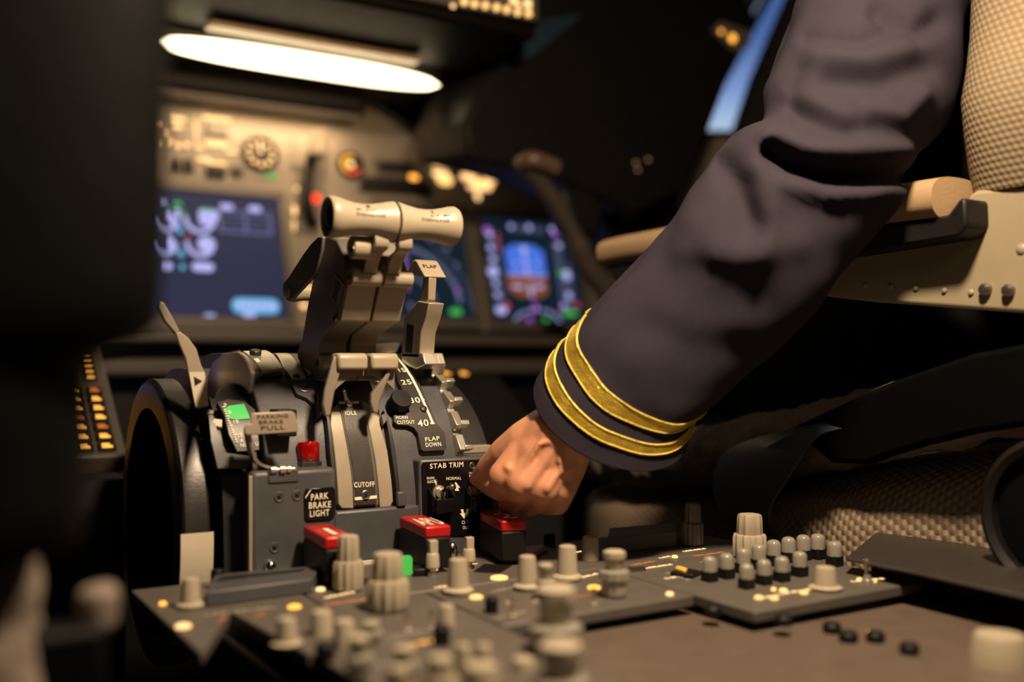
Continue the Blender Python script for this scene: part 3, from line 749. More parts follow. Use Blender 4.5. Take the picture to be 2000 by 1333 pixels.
for (cx, cy) in ((857, 962), (928, 960)):
    sw = bpy.data.objects.new('cutout_switch', None); COL.objects.link(sw); sw.parent = Q
    c = AY(cx, cy, yy - .0012)
    ob('bushing', MB().lathe(c, (0, -1, 0), [(0, .0052), (.001, .0052), (.0012, .0038), (.003, .0036), (.0032, .002)], 24), M['steel'], sw)
    e = c + Vector((.0048, -.014, .0058))
    ob('bat', MB().lathe(c + Vector((0, -.001, 0)), e - c, [(0, .0013), (.008, .0018), (.0135, .0027), (.0155, .0024), (.0165, .0012)], 20), M['chrome'], sw)
    gd = MB()
    for sx in (-1, 1): gd.prism([c + Vector((sx * .0078, 0, .004)), c + Vector((sx * .0078, -.009, -.002)), c + Vector((sx * .0078, -.011, -.012)), c + Vector((sx * .0078, 0, -.020))], (sx * .0012, 0, 0))
    gd.box(c + Vector((-.0078, -.0120, -.014)), c + Vector((.0078, -.004, -.0035)))
    ob('switch_guard', gd, M['gloss'], sw, bevel=.001)

for nm, pts in (('guide_stop', [(621, 768), (630, 762), (634, 772), (633, 806), (622, 812)]), ('guide_stop', [(745, 812), (752, 806), (757, 818), (750, 830)])):
    ob(nm, drum_plate(MB(), pts, .0, .009), M['slate'], Q, bevel=.0008)

# ================================================================== centre pedestal and its control panels
ZP = .70
def pol(px): return [AZ(a, b, ZP) for a, b in px]
pedestal = tag(ob('center_pedestal', MB().prism([Vector(p) for p in ((.165, .645, 0), (.545, .645, 0), (.545, .10, 0), (.185, .10, 0))], (0, 0, .672)), M['dark'], bevel=.004),
               'black pedestal body standing on the floor under the radio panels', 'pedestal')
XA, XB = .2720, .4080           # column boundaries
def panel_plate(name, label, pts, th=.007, material=None, cat='control panel', z=ZP, bevel=.0012):
    o = ob(name, MB().prism([Vector((p[0], p[1], z)) for p in pts], (0, 0, -th)), material or M['slate2'], None, bevel=bevel)
    tag(o, label, cat); return o
def on(px, py, z=ZP): return AZ(px, py, z)

fire = panel_plate('fire_control_panel', 'grey panel carrying the three red-topped fire handles in front of the throttle quadrant',
                   [(.2065, .6465), (.545, .6465), (.560, .575), (.560, .5510), (.2065, .5510)])
aL = on(245, 1160); aC = on(395, 1275); aD = on(450, 1197); aE = on(600, 1276); aF = on(860, 1412)
comm = panel_plate('radio_tuning_panel', 'grey knob-covered radio panel at the corner nearest the white-labelled trim wheel',
                   [(.118, .6465), (.2050, .6465), (.2050, .5490), (.2700, .5490), (.2700, aE.y), (aE.x, aE.y), (aD.x, aD.y), (aC.x, aC.y), (aC.x - .001, aC.y + .002)])
navp = panel_plate('audio_control_panel', 'grey middle panel crowded with cream knobs and glowing legends', [(.2720, .5490), (.4060, .5490), (.4060, .4560), (.2720, .4560)])
selp = panel_plate('lamp_cap_panel', 'grey panel with two rows of clear domed lamp caps and one squat white knob', [(.4080, .5490), (.5560, .5490), (.5560, .4080), (.4080, .4080)])
aft = panel_plate('aft_radio_panel', 'out-of-focus panel of stacked knobs nearest the camera', [(aE.x + .001, aE.y - .002), (.2700, aE.y - .002), (.2700, aF.y), (aF.x, aF.y)])
blank = panel_plate('blank_panel', 'plain brown-grey plate with black fasteners beside the blurred stacked knobs', [(.2720, .50), (.5560, .50), (.5560, .440), (on(1795, 1142, .688).x, on(1795, 1142, .688).y), (on(2080, 1208, .688).x, on(2080, 1208, .688).y), (.74, .15), (.2720, .15)], .006, M['blank'], z=.6880)
lid = panel_plate('stowage_lid', 'flat dark grey lid overlapping the far aft corner of the pedestal', [(p.x, p.y) for p in (on(1652, 1088, .712), on(1722, 1030, .712), on(1790, 1038, .712), on(2010, 1062, .712), on(2100, 1186, .712), on(1795, 1118, .712))], .003, M['lidgrey'], 'lid', z=.712, bevel=.002)

def kd(px, w, yb):  # width in pixels at that spot -> metres
    return w * depth(on(px, yb)) / F
def knob(par, px, yb, w, yt, style='fluted', m='cream', z=ZP, name='knob'):
    """a knob standing at pixel (px, yb) on the panel, its top at yt"""
    p = on(px, yb, z); t = depth(p); r = w / 2 * t / F; h = (yb - yt) * t / F * .98
    K = bpy.data.objects.new(name, None); COL.objects.link(K); K.parent = par; K.location = p - wloc(par)
    U = (0, 0, 1); mm = M[m]
    if style == 'plain':
        ob('knob_body', MB().lathe(p, U, [(0, r), (h * .9, r * .86), (h * .97, r * .80), (h, r * .6)], 32, 16, .03), mm, K)
    elif style == 'skirt':
        ob('skirt', MB().lathe(p + Vector((0, 0, h * .04)), U, [(0, r * 1.35), (h * .08, r * 1.4), (h * .13, r * 1.15), (h * .16, r)], 36), mm, K)
        ob('knob_body', MB().lathe(p + Vector((0, 0, h * .12)), U, [(0, r), (h * .76, r * .84), (h * .85, r * .78), (h * .88, r * .55)], 36, 12, .05), mm, K)
    elif style == 'dual':
        ob('outer_knob', MB().lathe(p + Vector((0, 0, h * .03)), U, [(0, r * .94), (h * .04, r), (h * .45, r), (h * .50, r * .93), (h * .515, r * .6)], 40, 12, .13), mm, K)
        ob('inner_knob', MB().lathe(p + Vector((0, 0, h * .50)), U, [(0, r * .70), (h * .04, r * .75), (h * .42, r * .70), (h * .475, r * .64), (h * .49, r * .4)], 40, 10, .12), mm, K)
    elif style == 'glass':
        ob('outer_ring', MB().lathe(p + Vector((0, 0, h * .05)), U, [(0, r * .8), (h * .30, r * .85), (h * .34, r * 1.0), (h * .50, r * 1.0), (h * .54, r * .8)], 32, 12, .08), M['clear'], K)
        ob('inner_knob', MB().lathe(p + Vector((0, 0, h * .5)), U, [(0, r * .55), (h * .30, r * .62), (h * .34, r * .72), (h * .46, r * .72), (h * .5, r * .5)], 32, 10, .08), mm, K)
    elif style == 'paddle':
        ob('collar', MB().lathe(p, U, [(0, r * .8), (h * .10, r * .8), (h * .14, r * .5), (h * .22, r * .5)], 20), M['chrome'], K)
        b = MB().lathe(p + Vector((0, 0, h * .2)), U, [(0, r * .75), (h * .06, r * .95), (h * .40, r * .85), (h * .45, r * .7)], 20)
        b.box(p + Vector((-r * .55, -r * .45, h * .5)), p + Vector((r * .65, r * .45, h)))
        ob('paddle', b, mm, K, bevel=r * .15)
    elif style == 'cap':
        ob('cap_base', MB().box(p + Vector((-r * .85, -r * .85, 0)), p + Vector((r * .85, r * .85, h * .42))), M['deepdark'], K, bevel=r * .1)
        ob('lamp_cap', MB().lathe(p + Vector((0, 0, h * .40)), U, [(0, r * .95), (h * .38, r * .95), (h * .48, r * .88), (h * .56, r * .68), (h * .6, r * .3)], 24), M['clear'], K)
    elif style == 'dome':
        ob('knob_body', MB().lathe(p, U, [(0, r * .9), (h * .55, r), (h * .8, r * .85), (h * .95, r * .5), (h, r * .15)], 24), M['chrome'], K)
    elif style == 'black':
        ob('knob_body', MB().lathe(p, U, [(0, r), (h * .92, r), (h, r * .85)], 24), M['deepdark'], K)
    return K
def toggle(par, px, yb, w, yt, z=ZP):
    p = on(px, yb, z); t = depth(p); r = w / 2 * t / F; h = (yb - yt) * t / F
    K = bpy.data.objects.new('toggle_switch', None); COL.objects.link(K); K.parent = par; K.location = p - wloc(par)
    ob('bushing', MB().lathe(p, (0, 0, 1), [(0, r * .9), (h * .12, r * .9), (h * .14, r * .6), (h * .3, r * .5)], 20), M['steel'], K)
    ob('bat', MB().lathe(p + Vector((0, 0, h * .2)), (.1, .15, 1), [(0, r * .25), (h * .5, r * .4), (h * .7, r * .5), (h * .78, r * .3)], 16), M['chrome'], K)
    return K
def lamp_dot(par, px, py, w, m='amberhot', z=ZP):
    p = on(px, py, z); r = w / 2 * depth(p) / F
    return ob('indicator_lamp', MB().lathe(p, (0, 0, 1), [(0, r), (.0012, r), (.0018, r * .7), (.002, r * .3)], 20), M[m], par, origin=p)
def legend(par, px0, py0, px1, py1, m='legend', n=7, hgt=.0022, z=ZP):
    """engraved words too small to read: a broken line of glyph strokes"""
    A = on(px0, py0, z); B = on(px1, py1, z); mb = MB(); d = (B - A); L = d.length; e = d.normalized(); f = Vector((-e.y, e.x, 0)); n = max(2, n)
    for i in range(n):
        a = A + e * (L * (i + .1) / n); b = A + e * (L * (i + .82) / n)
        lw = hgt * .22
        mb.prism([a + Vector((0, 0, .0002)), b + Vector((0, 0, .0002)), b + f * lw + Vector((0, 0, .0002)), a + f * lw + Vector((0, 0, .0002))], (0, 0, .0003))
        c = a + e * ((i * 37 % 3) * .3 * L / n / 3)
        mb.prism([c + Vector((0, 0, .0002)), c + e * lw + Vector((0, 0, .0002)), c + e * lw + f * hgt + Vector((0, 0, .0002)), c + f * hgt + Vector((0, 0, .0002))], (0, 0, .0003))
        if (i * 13) % 3: mb.prism([a + f * (hgt - lw) + Vector((0, 0, .0002)), b + f * (hgt - lw) + Vector((0, 0, .0002)), b + f * hgt + Vector((0, 0, .0002)), a + f * hgt + Vector((0, 0, .0002))], (0, 0, .0003))
    return ob('legend', mb, M[m], par, smooth=False)
def slab(par, pts, h, m, name='module', z=ZP, bevel=.001):
    return ob(name, MB().prism([on(a, b, z) for a, b in pts], (0, 0, h)), m, par, bevel=bevel)
def block(par, name, x0, x1, y0, y1, z0, z1, m, bevel=.001): return ob(name, MB().box((x0, y0, z0), (x1, y1, z1)), m, par, bevel=bevel)

# --- fire panel: three pull handles with red translucent tops
for (cx, cy, rot, word) in ((.2335, .6145, 4, '1'), (.3050, .6180, 5, 'APU'), (.3640, .6120, 12, '2')):
    K = bpy.data.objects.new('fire_handle', None); COL.objects.link(K); K.parent = fire; K.location = Vector((cx, cy, .705)) - wloc(fire)
    R = Matrix.Rotation(math.radians(-rot), 3, 'Z'); c = Vector((cx, cy, .72))
    ob('handle_body', MB().box((cx - .0092, cy - .0255, .703), (cx + .0092, cy + .0255, .7236), R, c), M['deepdark'], K, bevel=.0012)
    ob('red_cap', MB().box((cx - .0092, cy - .0255, .7236), (cx + .0092, cy + .0255, .7315), R, c), M['red'], K, bevel=.0016, seg=3)
    t = MB(); wx, wy = (.016, .030) if word == 'APU' else ((.0036, .024) if word == '1' else (.012, .024))
    text_on(t, word, lambda u, v: c + R @ Vector(((u - .5) * wx, (v - .5) * wy - .006, .0118)))
    ob('lettering', t, M['white'], K)
edge = MB()
for a, b in ((440, 475), (500, 530), (545, 590), (618, 645), (705, 730), (745, 770), (832, 850), (862, 872)):
    P0 = AY(a, 1130, .6475); P1 = AY(b, 1130, .6475); edge.box((P0.x, .6435, .7000), (P1.x, .6475, .7022))
ob('edge_strip', edge, M['paper'], fire)
knob(comm, 528, 1123, 24, 1094, 'dome'); knob(fire, 883, 1110, 22, 1058, 'dome'); knob(fire, 1073, 1066, 22, 1042, 'black'); knob(comm, 425, 1150, 26, 1112, 'black')
slab(fire, [(745, 1092), (800, 1084), (822, 1070), (775, 1076)], .006, M['deepdark'], 'test_block')
knob(fire, 845, 1126, 29, 1054, 'paddle'); knob(fire, 916, 1112, 27, 1048, 'paddle')
legend(fire, 800, 1120, 832, 1116, 'amber', 4); lamp_dot(fire, 848, 1114, 14, 'legend'); legend(fire, 895, 1108, 935, 1102, 'legend', 4)
knob(fire, 1153, 1094, 36, 1047, 'plain'); knob(fire, 1353, 1066, 44, 981, 'dual', 'greyknob'); knob(fire, 1464, 1090, 68, 1001, 'dual')
slab(fire, [(1185, 1082), (1322, 1068), (1322, 1050), (1190, 1062)], .012, M['slate2'], 'raised_module')
legend(fire, 1336, 1079, 1380, 1073, 'legend', 8); legend(fire, 1357, 1088, 1415, 1080, 'orange', 9)
legend(fire, 1120, 1082, 1140, 1078, 'legend', 3)
slab(fire, [(990, 1098), (1040, 1094), (1068, 1076), (1012, 1078)], .004, mat('pinkish_placard', (.42, .24, .17), .5), 'pink_placard')
slab(fire, [(925, 1118), (975, 1122), (1000, 1106), (945, 1104)], .0008, M['deepdark'], 'dark_window')

# --- radio tuning panel
knob(comm, 372, 1187, 40, 1128, 'skirt', 'cream'); slab(comm, [(402, 1188), (610, 1160), (625, 1132), (420, 1150)], .009, M['slate'], 'display_module')
slab(comm, [(412, 1168), (590, 1146), (600, 1138), (430, 1156)], .0092, M['dark'], 'display_window')
knob(comm, 680, 1154, 60, 1042, 'dual'); knob(comm, 757, 1192, 84, 1076, 'dual')
lamp_dot(comm, 575, 1188, 26, 'amber'); lamp_dot(comm, 358, 1226, 30, 'legend'); lamp_dot(comm, 318, 1182, 14, 'amber'); lamp_dot(comm, 626, 1154, 18, 'legend')
legend(comm, 636, 1170, 695, 1158, 'legend', 8); legend(comm, 636, 1184, 716, 1172, 'orange', 8); legend(comm, 430, 1216, 445, 1208, 'orange', 2); legend(comm, 500, 1206, 520, 1200, 'orange', 2)
legend(comm, 590, 1136, 615, 1132, 'amber', 3); legend(comm, 400, 1204, 540, 1188, 'dimlegend', 10)
gk = slab(comm, [(806, 1128), (840, 1126), (838, 1116), (806, 1118)], .005, M['deepdark'], 'lamp_socket')
p = on(794, 1122); ob('green_lamp', MB().lathe(p, (0, 0, 1), [(0, .0038), (.010, .0040), (.012, .0030)], 20), M['greenlamp'], comm, origin=p)
slab(comm, [(625, 1148), (710, 1146), (722, 1132), (645, 1134)], .0008, M['deepdark'], 'dark_window')
for (px, pb, w, pt, stl, mm) in ((560, 1262, 44, 1206, 'skirt', 'cream'), (628, 1240, 46, 1192, 'plain', 'cream'), (672, 1262, 44, 1210, 'plain', 'cream')):
    knob(comm, px, pb, w, pt, stl, mm)
for q in ((795, 1232, 26, 1196), (842, 1228, 26, 1192)): toggle(comm, *q)
knob(comm, 862, 1260, 34, 1222, 'black'); knob(comm, 872, 1222, 34, 1180, 'plain'); knob(comm, 725, 1258, 48, 1214, 'glass'); knob(comm, 635, 1290, 40, 1256, 'black')
legend(comm, 760, 1246, 850, 1230, 'dimlegend', 8)

# --- audio panel (middle)
knob(navp, 895, 1160, 44, 1090, 'skirt'); knob(navp, 1030, 1152, 40, 1084, 'skirt'); knob(navp, 1066, 1172, 40, 1100, 'glass'); knob(navp, 1108, 1134, 42, 1064, 'skirt'); knob(navp, 1200, 1166, 62, 1073, 'glass')
lamp_dot(navp, 975, 1131, 34, 'amberhot'); lamp_dot(navp, 930, 1169, 26, 'amberhot'); legend(navp, 850, 1150, 880, 1146, 'legend', 4); legend(navp, 962, 1158, 1010, 1148, 'dimlegend', 5)
lamp_dot(navp, 1160, 1150, 26, 'amber'); lamp_dot(navp, 1308, 1163, 15, 'legend'); legend(navp, 1236, 1106, 1280, 1098, 'orange', 7); legend(navp, 1262, 1112, 1315, 1104, 'legend', 8)
legend(navp, 1130, 1132, 1170, 1122, 'legend', 5); legend(navp, 1115, 1170, 1150, 1164, 'orange', 4); legend(navp, 1290, 1092, 1312, 1088, 'legend', 3); lamp_dot(navp, 1318, 1090, 12, 'amberhot')
lamp_dot(navp, 997, 1180, 18, 'dimlegend'); lamp_dot(navp, 1050, 1178, 20, 'dimlegend'); legend(navp, 970, 1210, 1030, 1196, 'dimlegend', 6); knob(navp, 960, 1198, 26, 1166, 'black')
toggle(navp, 1000, 1206, 26, 1164); toggle(navp, 1160, 1182, 22, 1150)
slab(navp, [(1222, 1120), (1262, 1116), (1260, 1108), (1226, 1110)], .0006, M['plate'], 'dark_window')

# --- lamp cap panel
for (px, pb) in ((1386, 1136), (1419, 1130), (1452, 1120), (1482, 1112), (1511, 1104), (1540, 1098), (1569, 1094), (1597, 1092), (1630, 1106), (1458, 1150), (1492, 1142), (1527, 1136), (1562, 1126)):
    knob(selp, px, pb, 29, pb - 50, 'cap', name='domed_lamp')
knob(selp, 1612, 1152, 46, 1106, 'skirt', name='knob'); toggle(selp, 1694, 1138, 26, 1092)
for q in ((1530, 1156, 16), (1570, 1160, 16), (1482, 1170, 16), (1512, 1171, 16), (1511, 1154, 10), (1679, 1135, 12), (1706, 1137, 12)): lamp_dot(selp, q[0], q[1], q[2], 'amberhot')
legend(selp, 1476, 1172, 1520, 1166, 'legend', 4); legend(selp, 1518, 1164, 1590, 1152, 'legend', 5); legend(selp, 1664, 1138, 1730, 1132, 'legend', 6)
legend(selp, 1300, 1132, 1360, 1124, 'legend', 5); legend(selp, 1300, 1120, 1345, 1136, 'dimlegend', 5)
p = on(1330, 1124); slab(selp, [(1308, 1126), (1352, 1132), (1372, 1124), (1330, 1116)], .003, M['deepdark'], 'guard_base'); slab(selp, [(1318, 1122), (1338, 1128), (1343, 1124), (1324, 1118)], .0048, mat('amber_selector', (.85, .50, .06), .5), 'amber_selector')
legend(selp, 1370, 1100, 1400, 1096, 'dimlegend', 3)
# black quick-release fasteners along the edges
for (par, q) in ((selp, (1392, 1182)), (selp, (1530, 1200)), (blank, (1625, 1236)), (blank, (1657, 1254)), (blank, (1710, 1254)), (blank, (1776, 1278)), (blank, (1825, 1160)), (blank, (1937, 1182))):
    z = .7 if par is selp else (.688 if par is blank else .712)
    p = on(*q, z); ob('fastener', MB().lathe(p - Vector((0, 0, .006 if par is selp else 0)), (0, 0, 1), [(0, .0050), (.004, .0052), (.0056, .004), (.006, .002)], 16), M['deepdark'], par, origin=p)
lamp_dot(blank, 1697, 1238, 9, 'amber', .688)
kb = knob(blank, 1952, 1300, 110, 1236, 'plain', 'cream', z=.688)

# --- the stacked knobs nearest the lens
for (par, px, pb, w, pt, stl) in ((aft, 700, 1330, 60, 1240, 'glass'), (aft, 790, 1330, 60, 1262, 'glass'), (aft, 860, 1360, 70, 1280, 'dual'), (aft, 905, 1316, 34, 1258, 'plain'), (aft, 945, 1316, 34, 1258, 'plain'),
        (aft, 780, 1400, 60, 1300, 'dual'), (aft, 940, 1380, 80, 1296, 'skirt'), (blank, 1085, 1320, 110, 1140, 'glass'), (blank, 1095, 1420, 120, 1250, 'glass'), (blank, 1022, 1360, 50, 1284, 'plain')):
    knob(par, px, pb, w, pt, stl, 'cream', z=ZP if par is aft else .688)
for q in ((905, 1270, 26), (945, 1268, 26)): lamp_dot(aft, *q, 'dimlegend')
legend(aft, 700, 1310, 800, 1290, 'dimlegend', 6); legend(comm, 800, 1262, 880, 1250, 'amber', 4)

# ================================================================== main instrument panel (leans back 15 degrees)
AL = math.radians(15); PY0, PZ0 = 1.44, .994
PNn = Vector((0, -math.cos(AL), math.sin(AL))); PE = Vector((0, math.sin(AL), math.cos(AL))); PO = Vector((0, PY0, PZ0))
def PN(px, py, lift=0.0): return hit(px, py, PO + PNn * lift, PNn)
def ab(px, py): p = PN(px, py) - PO; return p.x, p.dot(PE)
def PL(a, b, lift=0.0): return PO + Vector((a, 0, 0)) + PE * b + PNn * lift
def prect(mb, a0, a1, b0, b1, l0, l1):
    mb.prism([PL(a0, b0, l0), PL(a1, b0, l0), PL(a1, b1, l0), PL(a0, b1, l0)], PNn * (l1 - l0)); return mb
def pmark(mb, px, py, w, h, lift=.003, th=.0006, round_=False):
    a, b = ab(px, py); k = depth(PL(a, b)) / F; w *= k / 2; h *= k / 2
    if round_:
        n = 10; r = min(w, h); pts = []
        for i in range(24):
            t = 2 * PI * i / 24; pts.append((a + math.copysign(max(w - r, 0), math.cos(t)) + r * math.cos(t), b + math.copysign(max(h - r, 0), math.sin(t)) + r * math.sin(t)))
        mb.prism([PL(x, y, lift) for x, y in pts], PNn * th)
    else: prect(mb, a - w, a + w, b - h, b + h, lift, lift + th)
    return mb
bd = [(120, 120), (300, 158), (560, 178), (700, 198), (760, 225), (830, 278), (880, 302), (1010, 330), (1230, 372), (1240, 650), (100, 650)]
board = tag(ob('instrument_board', MB().prism([PN(a, b, -.012) for a, b in bd], PNn * .012), M['panel'], None, bevel=.003), 'long tan-grey instrument board lit along its top by the flood lamp', 'instrument panel')
rim = MB(); rp = catmull([PN(a, b, .002) for a, b in bd[:9]], 6); rim.tube(rp, .007, 8); ob('top_bead', rim, M['deepdark'], board)
for q in ((525, 200), (610, 212), (695, 228), (430, 205)):
    p = PN(*q); ob('rivet', MB().lathe(p, PNn, [(0, .0045), (.0012, .004), (.002, .002)], 16), M['panel'], board, origin=p)

def display(name, label, x1, w, b0, b1, scr):
    T = thing('display_unit', label, 'display screen', PL(x1 - w / 2, b0, 0), None)
    fr = MB(); m = .012; a0 = x1 - w; l0, l1 = .0015, .009
    for r in ((a0 - m, x1 + m, b1, b1 + m * 1.2), (a0 - m, x1 + m, b0 - m * 1.6, b0), (a0 - m, a0, b0, b1), (x1, x1 + m, b0, b1)): prect(fr, *r, l0, l1)
    ob('bezel', fr, M['panel2'], T, bevel=.0012)
    s = ob('screen', prect(MB(), a0, x1, b0, b1, .001, .004), M[scr], T)
    return T, s
def syms(scr, items, lift=.0043):
    for m, lst in items.items():
        for it in lst:
            mb = MB(); pmark(mb, *it[:4], lift=lift, round_=len(it) > 4); ob('symbol', mb, M[m], scr, smooth=False)
aR, bT = ab(540, 392); _, bB = ab(545, 625)
T1, s1 = display('d', 'engine display with paired round gauges and navy background', aR, .235, bB, bT, 'screen')
rows = dict(lilac=[(313, 397, 14, 8), (441, 407, 26, 13, 1), (496, 411, 26, 13, 1), (416, 423, 18, 22, 1), (397, 420, 22, 16, 1), (345, 419, 12, 18, 1), (326, 424, 16, 16, 1), (404, 432, 34, 26, 1), (402, 480, 34, 32, 1), (332, 432, 14, 22, 1), (330, 478, 16, 30, 1),
    (322, 522, 26, 15, 1), (395, 524, 42, 18, 1), (408, 618, 20, 5)],
    cyan=[(350, 453, 9, 12), (352, 498, 10, 12), (355, 524, 8, 10), (498, 600, 94, 32, 1)], sgreen=[(345, 401, 16, 8), (325, 408, 10, 4), (402, 412, 24, 4), (358, 420, 5, 10)],
    dimlilac=[(428, 434, 5, 44), (478, 438, 5, 44), (527, 442, 5, 44), (477, 457, 100, 4), (475, 447, 96, 1.5), (475, 434, 96, 1.5), (475, 423, 96, 1.5), (475, 416, 100, 3)], sred=[(366, 465, 6, 8)])
syms(s1, rows)
mb = MB()
for i in range(6): pmark(mb, 465 + i * 13.5, 598 + i * .6, 10, 14, .0052, round_=True)
pmark(mb, 485, 617, 26, 9, .0052, round_=True); ob('symbols', mb, M['lilac'], s1, smooth=False)
def arc(mb, px, py, r, a0, a1, th, lift=.0045, n=20):
    a, b = ab(px, py); k = depth(PL(a, b)) / F; r *= k; th *= k
    for i in range(n):
        t0 = math.radians(a0 + (a1 - a0) * i / n); t1 = math.radians(a0 + (a1 - a0) * (i + 1) / n)
        mb.prism([PL(a + rr * math.cos(t), b + rr * math.sin(t), lift) for rr, t in ((r, t0), (r, t1), (r - th, t1), (r - th, t0))], PNn * .0004)
mb = MB()
for q in ((388, 430, 31), (389, 478, 29), (321, 430, 27), (318, 476, 27)): arc(mb, *q, -185, 0, 8)
ob('gauge_arc', mb, M['lilac'], s1, smooth=False)

aR, bT = ab(898, 420); _, bB = ab(906, 625)
T2, s2 = display('d', 'dark navigation display with curved range arcs behind the flap lever', aR, .150, bB, bT, 'screen2')
for r_, a0_, a1_, th_ in ((128, 5, 100, 9), (70, 10, 100, 6), (150, -2, 60, 2)):
    mb = MB(); arc(mb, 790, 600, r_, a0_, a1_, th_); ob('range_arc', mb, mat('arc_symbols', (.12, .14, .24), emit=.9), s2, smooth=False)
syms(s2, dict(magenta=[(892, 570, 6, 10, 1), (791, 540, 4, 60), (786, 500, 4, 40)], dimlilac=[(788, 505, 14, 8, 1), (800, 600, 8, 14, 1), (870, 487, 12, 8, 1), (890, 520, 8, 8, 1), (893, 585, 8, 10, 1), (885, 555, 8, 10, 1), (838, 470, 12, 7, 1)], sgreen=[(888, 611, 26, 13, 1)]))
aR, bT = ab(1112, 440); _, bB = ab(1120, 632); aL, _ = ab(947, 530)
T3, s3 = display('d', 'flight display showing a blue and brown horizon square', aR, aR - aL, bB, bT, 'screen2')
syms(s3, dict(tape=[(967, 530, 22, 150), (1094, 545, 20, 150), (1030, 450, 70, 12), (1112, 560, 10, 90)]), .0042)
syms(s3, dict(sblue=[(1023, 508, 88, 60, 1)], sbrown=[(1030, 560, 88, 48, 1)]), .0043); 
syms(s3, dict(sblue=[(1024, 515, 88, 55)], sbrown=[(1028, 557, 88, 36)]), .0046)
syms(s3, dict(lilac=[(1027, 540, 88, 2.5), (1020, 490, 12, 14, 1), (1024, 520, 5, 44), (1005, 517, 10, 3), (1045, 517, 10, 3), (1008, 562, 26, 5, 1), (1050, 562, 22, 5, 1), (1034, 570, 6, 26), (953, 460, 12, 12, 1), (955, 486, 12, 12, 1), (960, 508, 14, 10, 1), (960, 533, 22, 22, 1), (965, 556, 12, 10, 1), (969, 578, 12, 10, 1), (976, 608, 24, 16, 1),
    (1088, 482, 12, 10, 1), (1104, 540, 16, 20, 1), (1108, 580, 12, 14, 1), (1098, 600, 12, 8, 1), (1030, 447, 10, 12, 1), (995, 445, 10, 10, 1), (1075, 450, 10, 10, 1)],
    magenta=[(949, 452, 16, 12, 1), (1082, 459, 16, 10, 1), (1043, 603, 8, 18, 1), (1031, 628, 14, 12, 1), (1097, 603, 12, 8, 1)], sgreen=[(1064, 628, 12, 12, 1), (1110, 614, 34, 10, 1), (1093, 536, 12, 10, 1)], sred=[(988, 600, 8, 16, 1), (1124, 598, 12, 8, 1), (970, 475, 3, 40)]), .0050)
mb = MB()
for i in range(11):
    t = math.radians(170 - i * 16); pmark(mb, 1046 + math.cos(t) * 44, 634 - math.sin(t) * 26, 6, 6, .005, round_=True)
ob('compass_marks', mb, M['lilac'], s3, smooth=False)
lg = MB(); a = aL - .022; prect(lg, a - .004, a + .010, bB - .02, bT + .02, .001, .006); ob('upright_trim', lg, M['panel'], board, bevel=.002)

# --- small instruments and glowing legends on the upper board
def blegend(items, m, name='legend'):
    for it in items:
        mb = MB(); pmark(mb, *it[:4], lift=.0012, th=.0006, round_=True); ob(name, mb, M[m], board, smooth=False)
blegend([(346, 233, 32, 9), (345, 248, 22, 9), (422, 233, 54, 8), (422, 281, 44, 14), (345, 302, 38, 6), (398, 312, 26, 8), (422, 320, 38, 7), (330, 278, 12, 9), (365, 284, 12, 10), (347, 285, 12, 10), (390, 290, 14, 7), (452, 297, 22, 7), (382, 262, 3, 60), (303, 243, 16, 6), (306, 282, 8, 6), (320, 260, 14, 5)], 'legend')
blegend([(862, 325, 42, 13), (930, 331, 68, 12), (860, 341, 34, 12), (915, 347, 36, 14), (955, 352, 30, 12), (935, 367, 52, 10), (932, 383, 12, 18), (575, 412, 8, 20), (576, 443, 8, 22), (590, 436, 12, 7), (580, 370, 10, 8), (593, 598, 14, 10)], 'legend')
blegend([(868, 352, 34, 22), (942, 360, 46, 16)], 'amberhot', 'lit_legend')
blegend([(530, 345, 24, 9)], 'sgreen', 'green_legend')
def round_gauge(name, label, px, py, r, cat='gauge'):
    p = PN(px, py); t = depth(p); r *= t / F
    o = thing(name, label, cat, p)
    ob('case', MB().lathe(p, PNn, [(0, r), (.008, r), (.010, r * .94), (.006, r * .86)], 40), M['deepdark'], o)
    ob('dial', MB().lathe(p, PNn, [(.0050, r * .86), (.0056, r * .86)], 40), M['panel2'], o)
    return o, p, r
g1, p, r = round_gauge('flap_gauge', 'bright round flap gauge with a ring of glowing marks', 507, 303, 36)
for i in range(10):
    t = 2 * PI * i / 10 + .3; c = p + Vector((1, 0, 0)) * math.cos(t) * r * .66 + PE * math.sin(t) * r * .66
    ob('mark', MB().lathe(c, PNn, [(.0058, r * .13), (.0066, r * .13)], 12), M['legend'], g1, origin=c)
ob('needle', MB().prism([p + PNn * .0068 + Vector((-r * .08, 0, 0)), p + PNn * .0068 + Vector((r * .08, 0, 0)), p + PNn * .0068 + PE * r * .7], PNn * .0006), M['white'], g1)
g2, p, r = round_gauge('brake_pressure_gauge', 'small round pressure gauge with yellow and red arc', 683, 325, 27)
ry = MB(); rr = MB()
for i in range(22):
    t0 = math.radians(70 + i * 12); t1 = math.radians(70 + (i + 1) * 12)
    (ry if i < 14 else rr).prism([p + PNn * .0058 + (Vector((1, 0, 0)) * math.cos(t) + PE * math.sin(t)) * q * r for q, t in ((.75, t0), (.75, t1), (.5, t1), (.5, t0))], PNn * .0005)
ob('yellow_arc', ry, mat('gauge_yellow', (.85, .55, .08), .5), g2, smooth=False); ob('red_arc', rr, mat('gauge_red', (.75, .08, .06), .5), g2, smooth=False)
ob('centre_cap', MB().lathe(p, PNn, [(.0056, r * .28), (.008, r * .2)], 16), M['white'], g2)
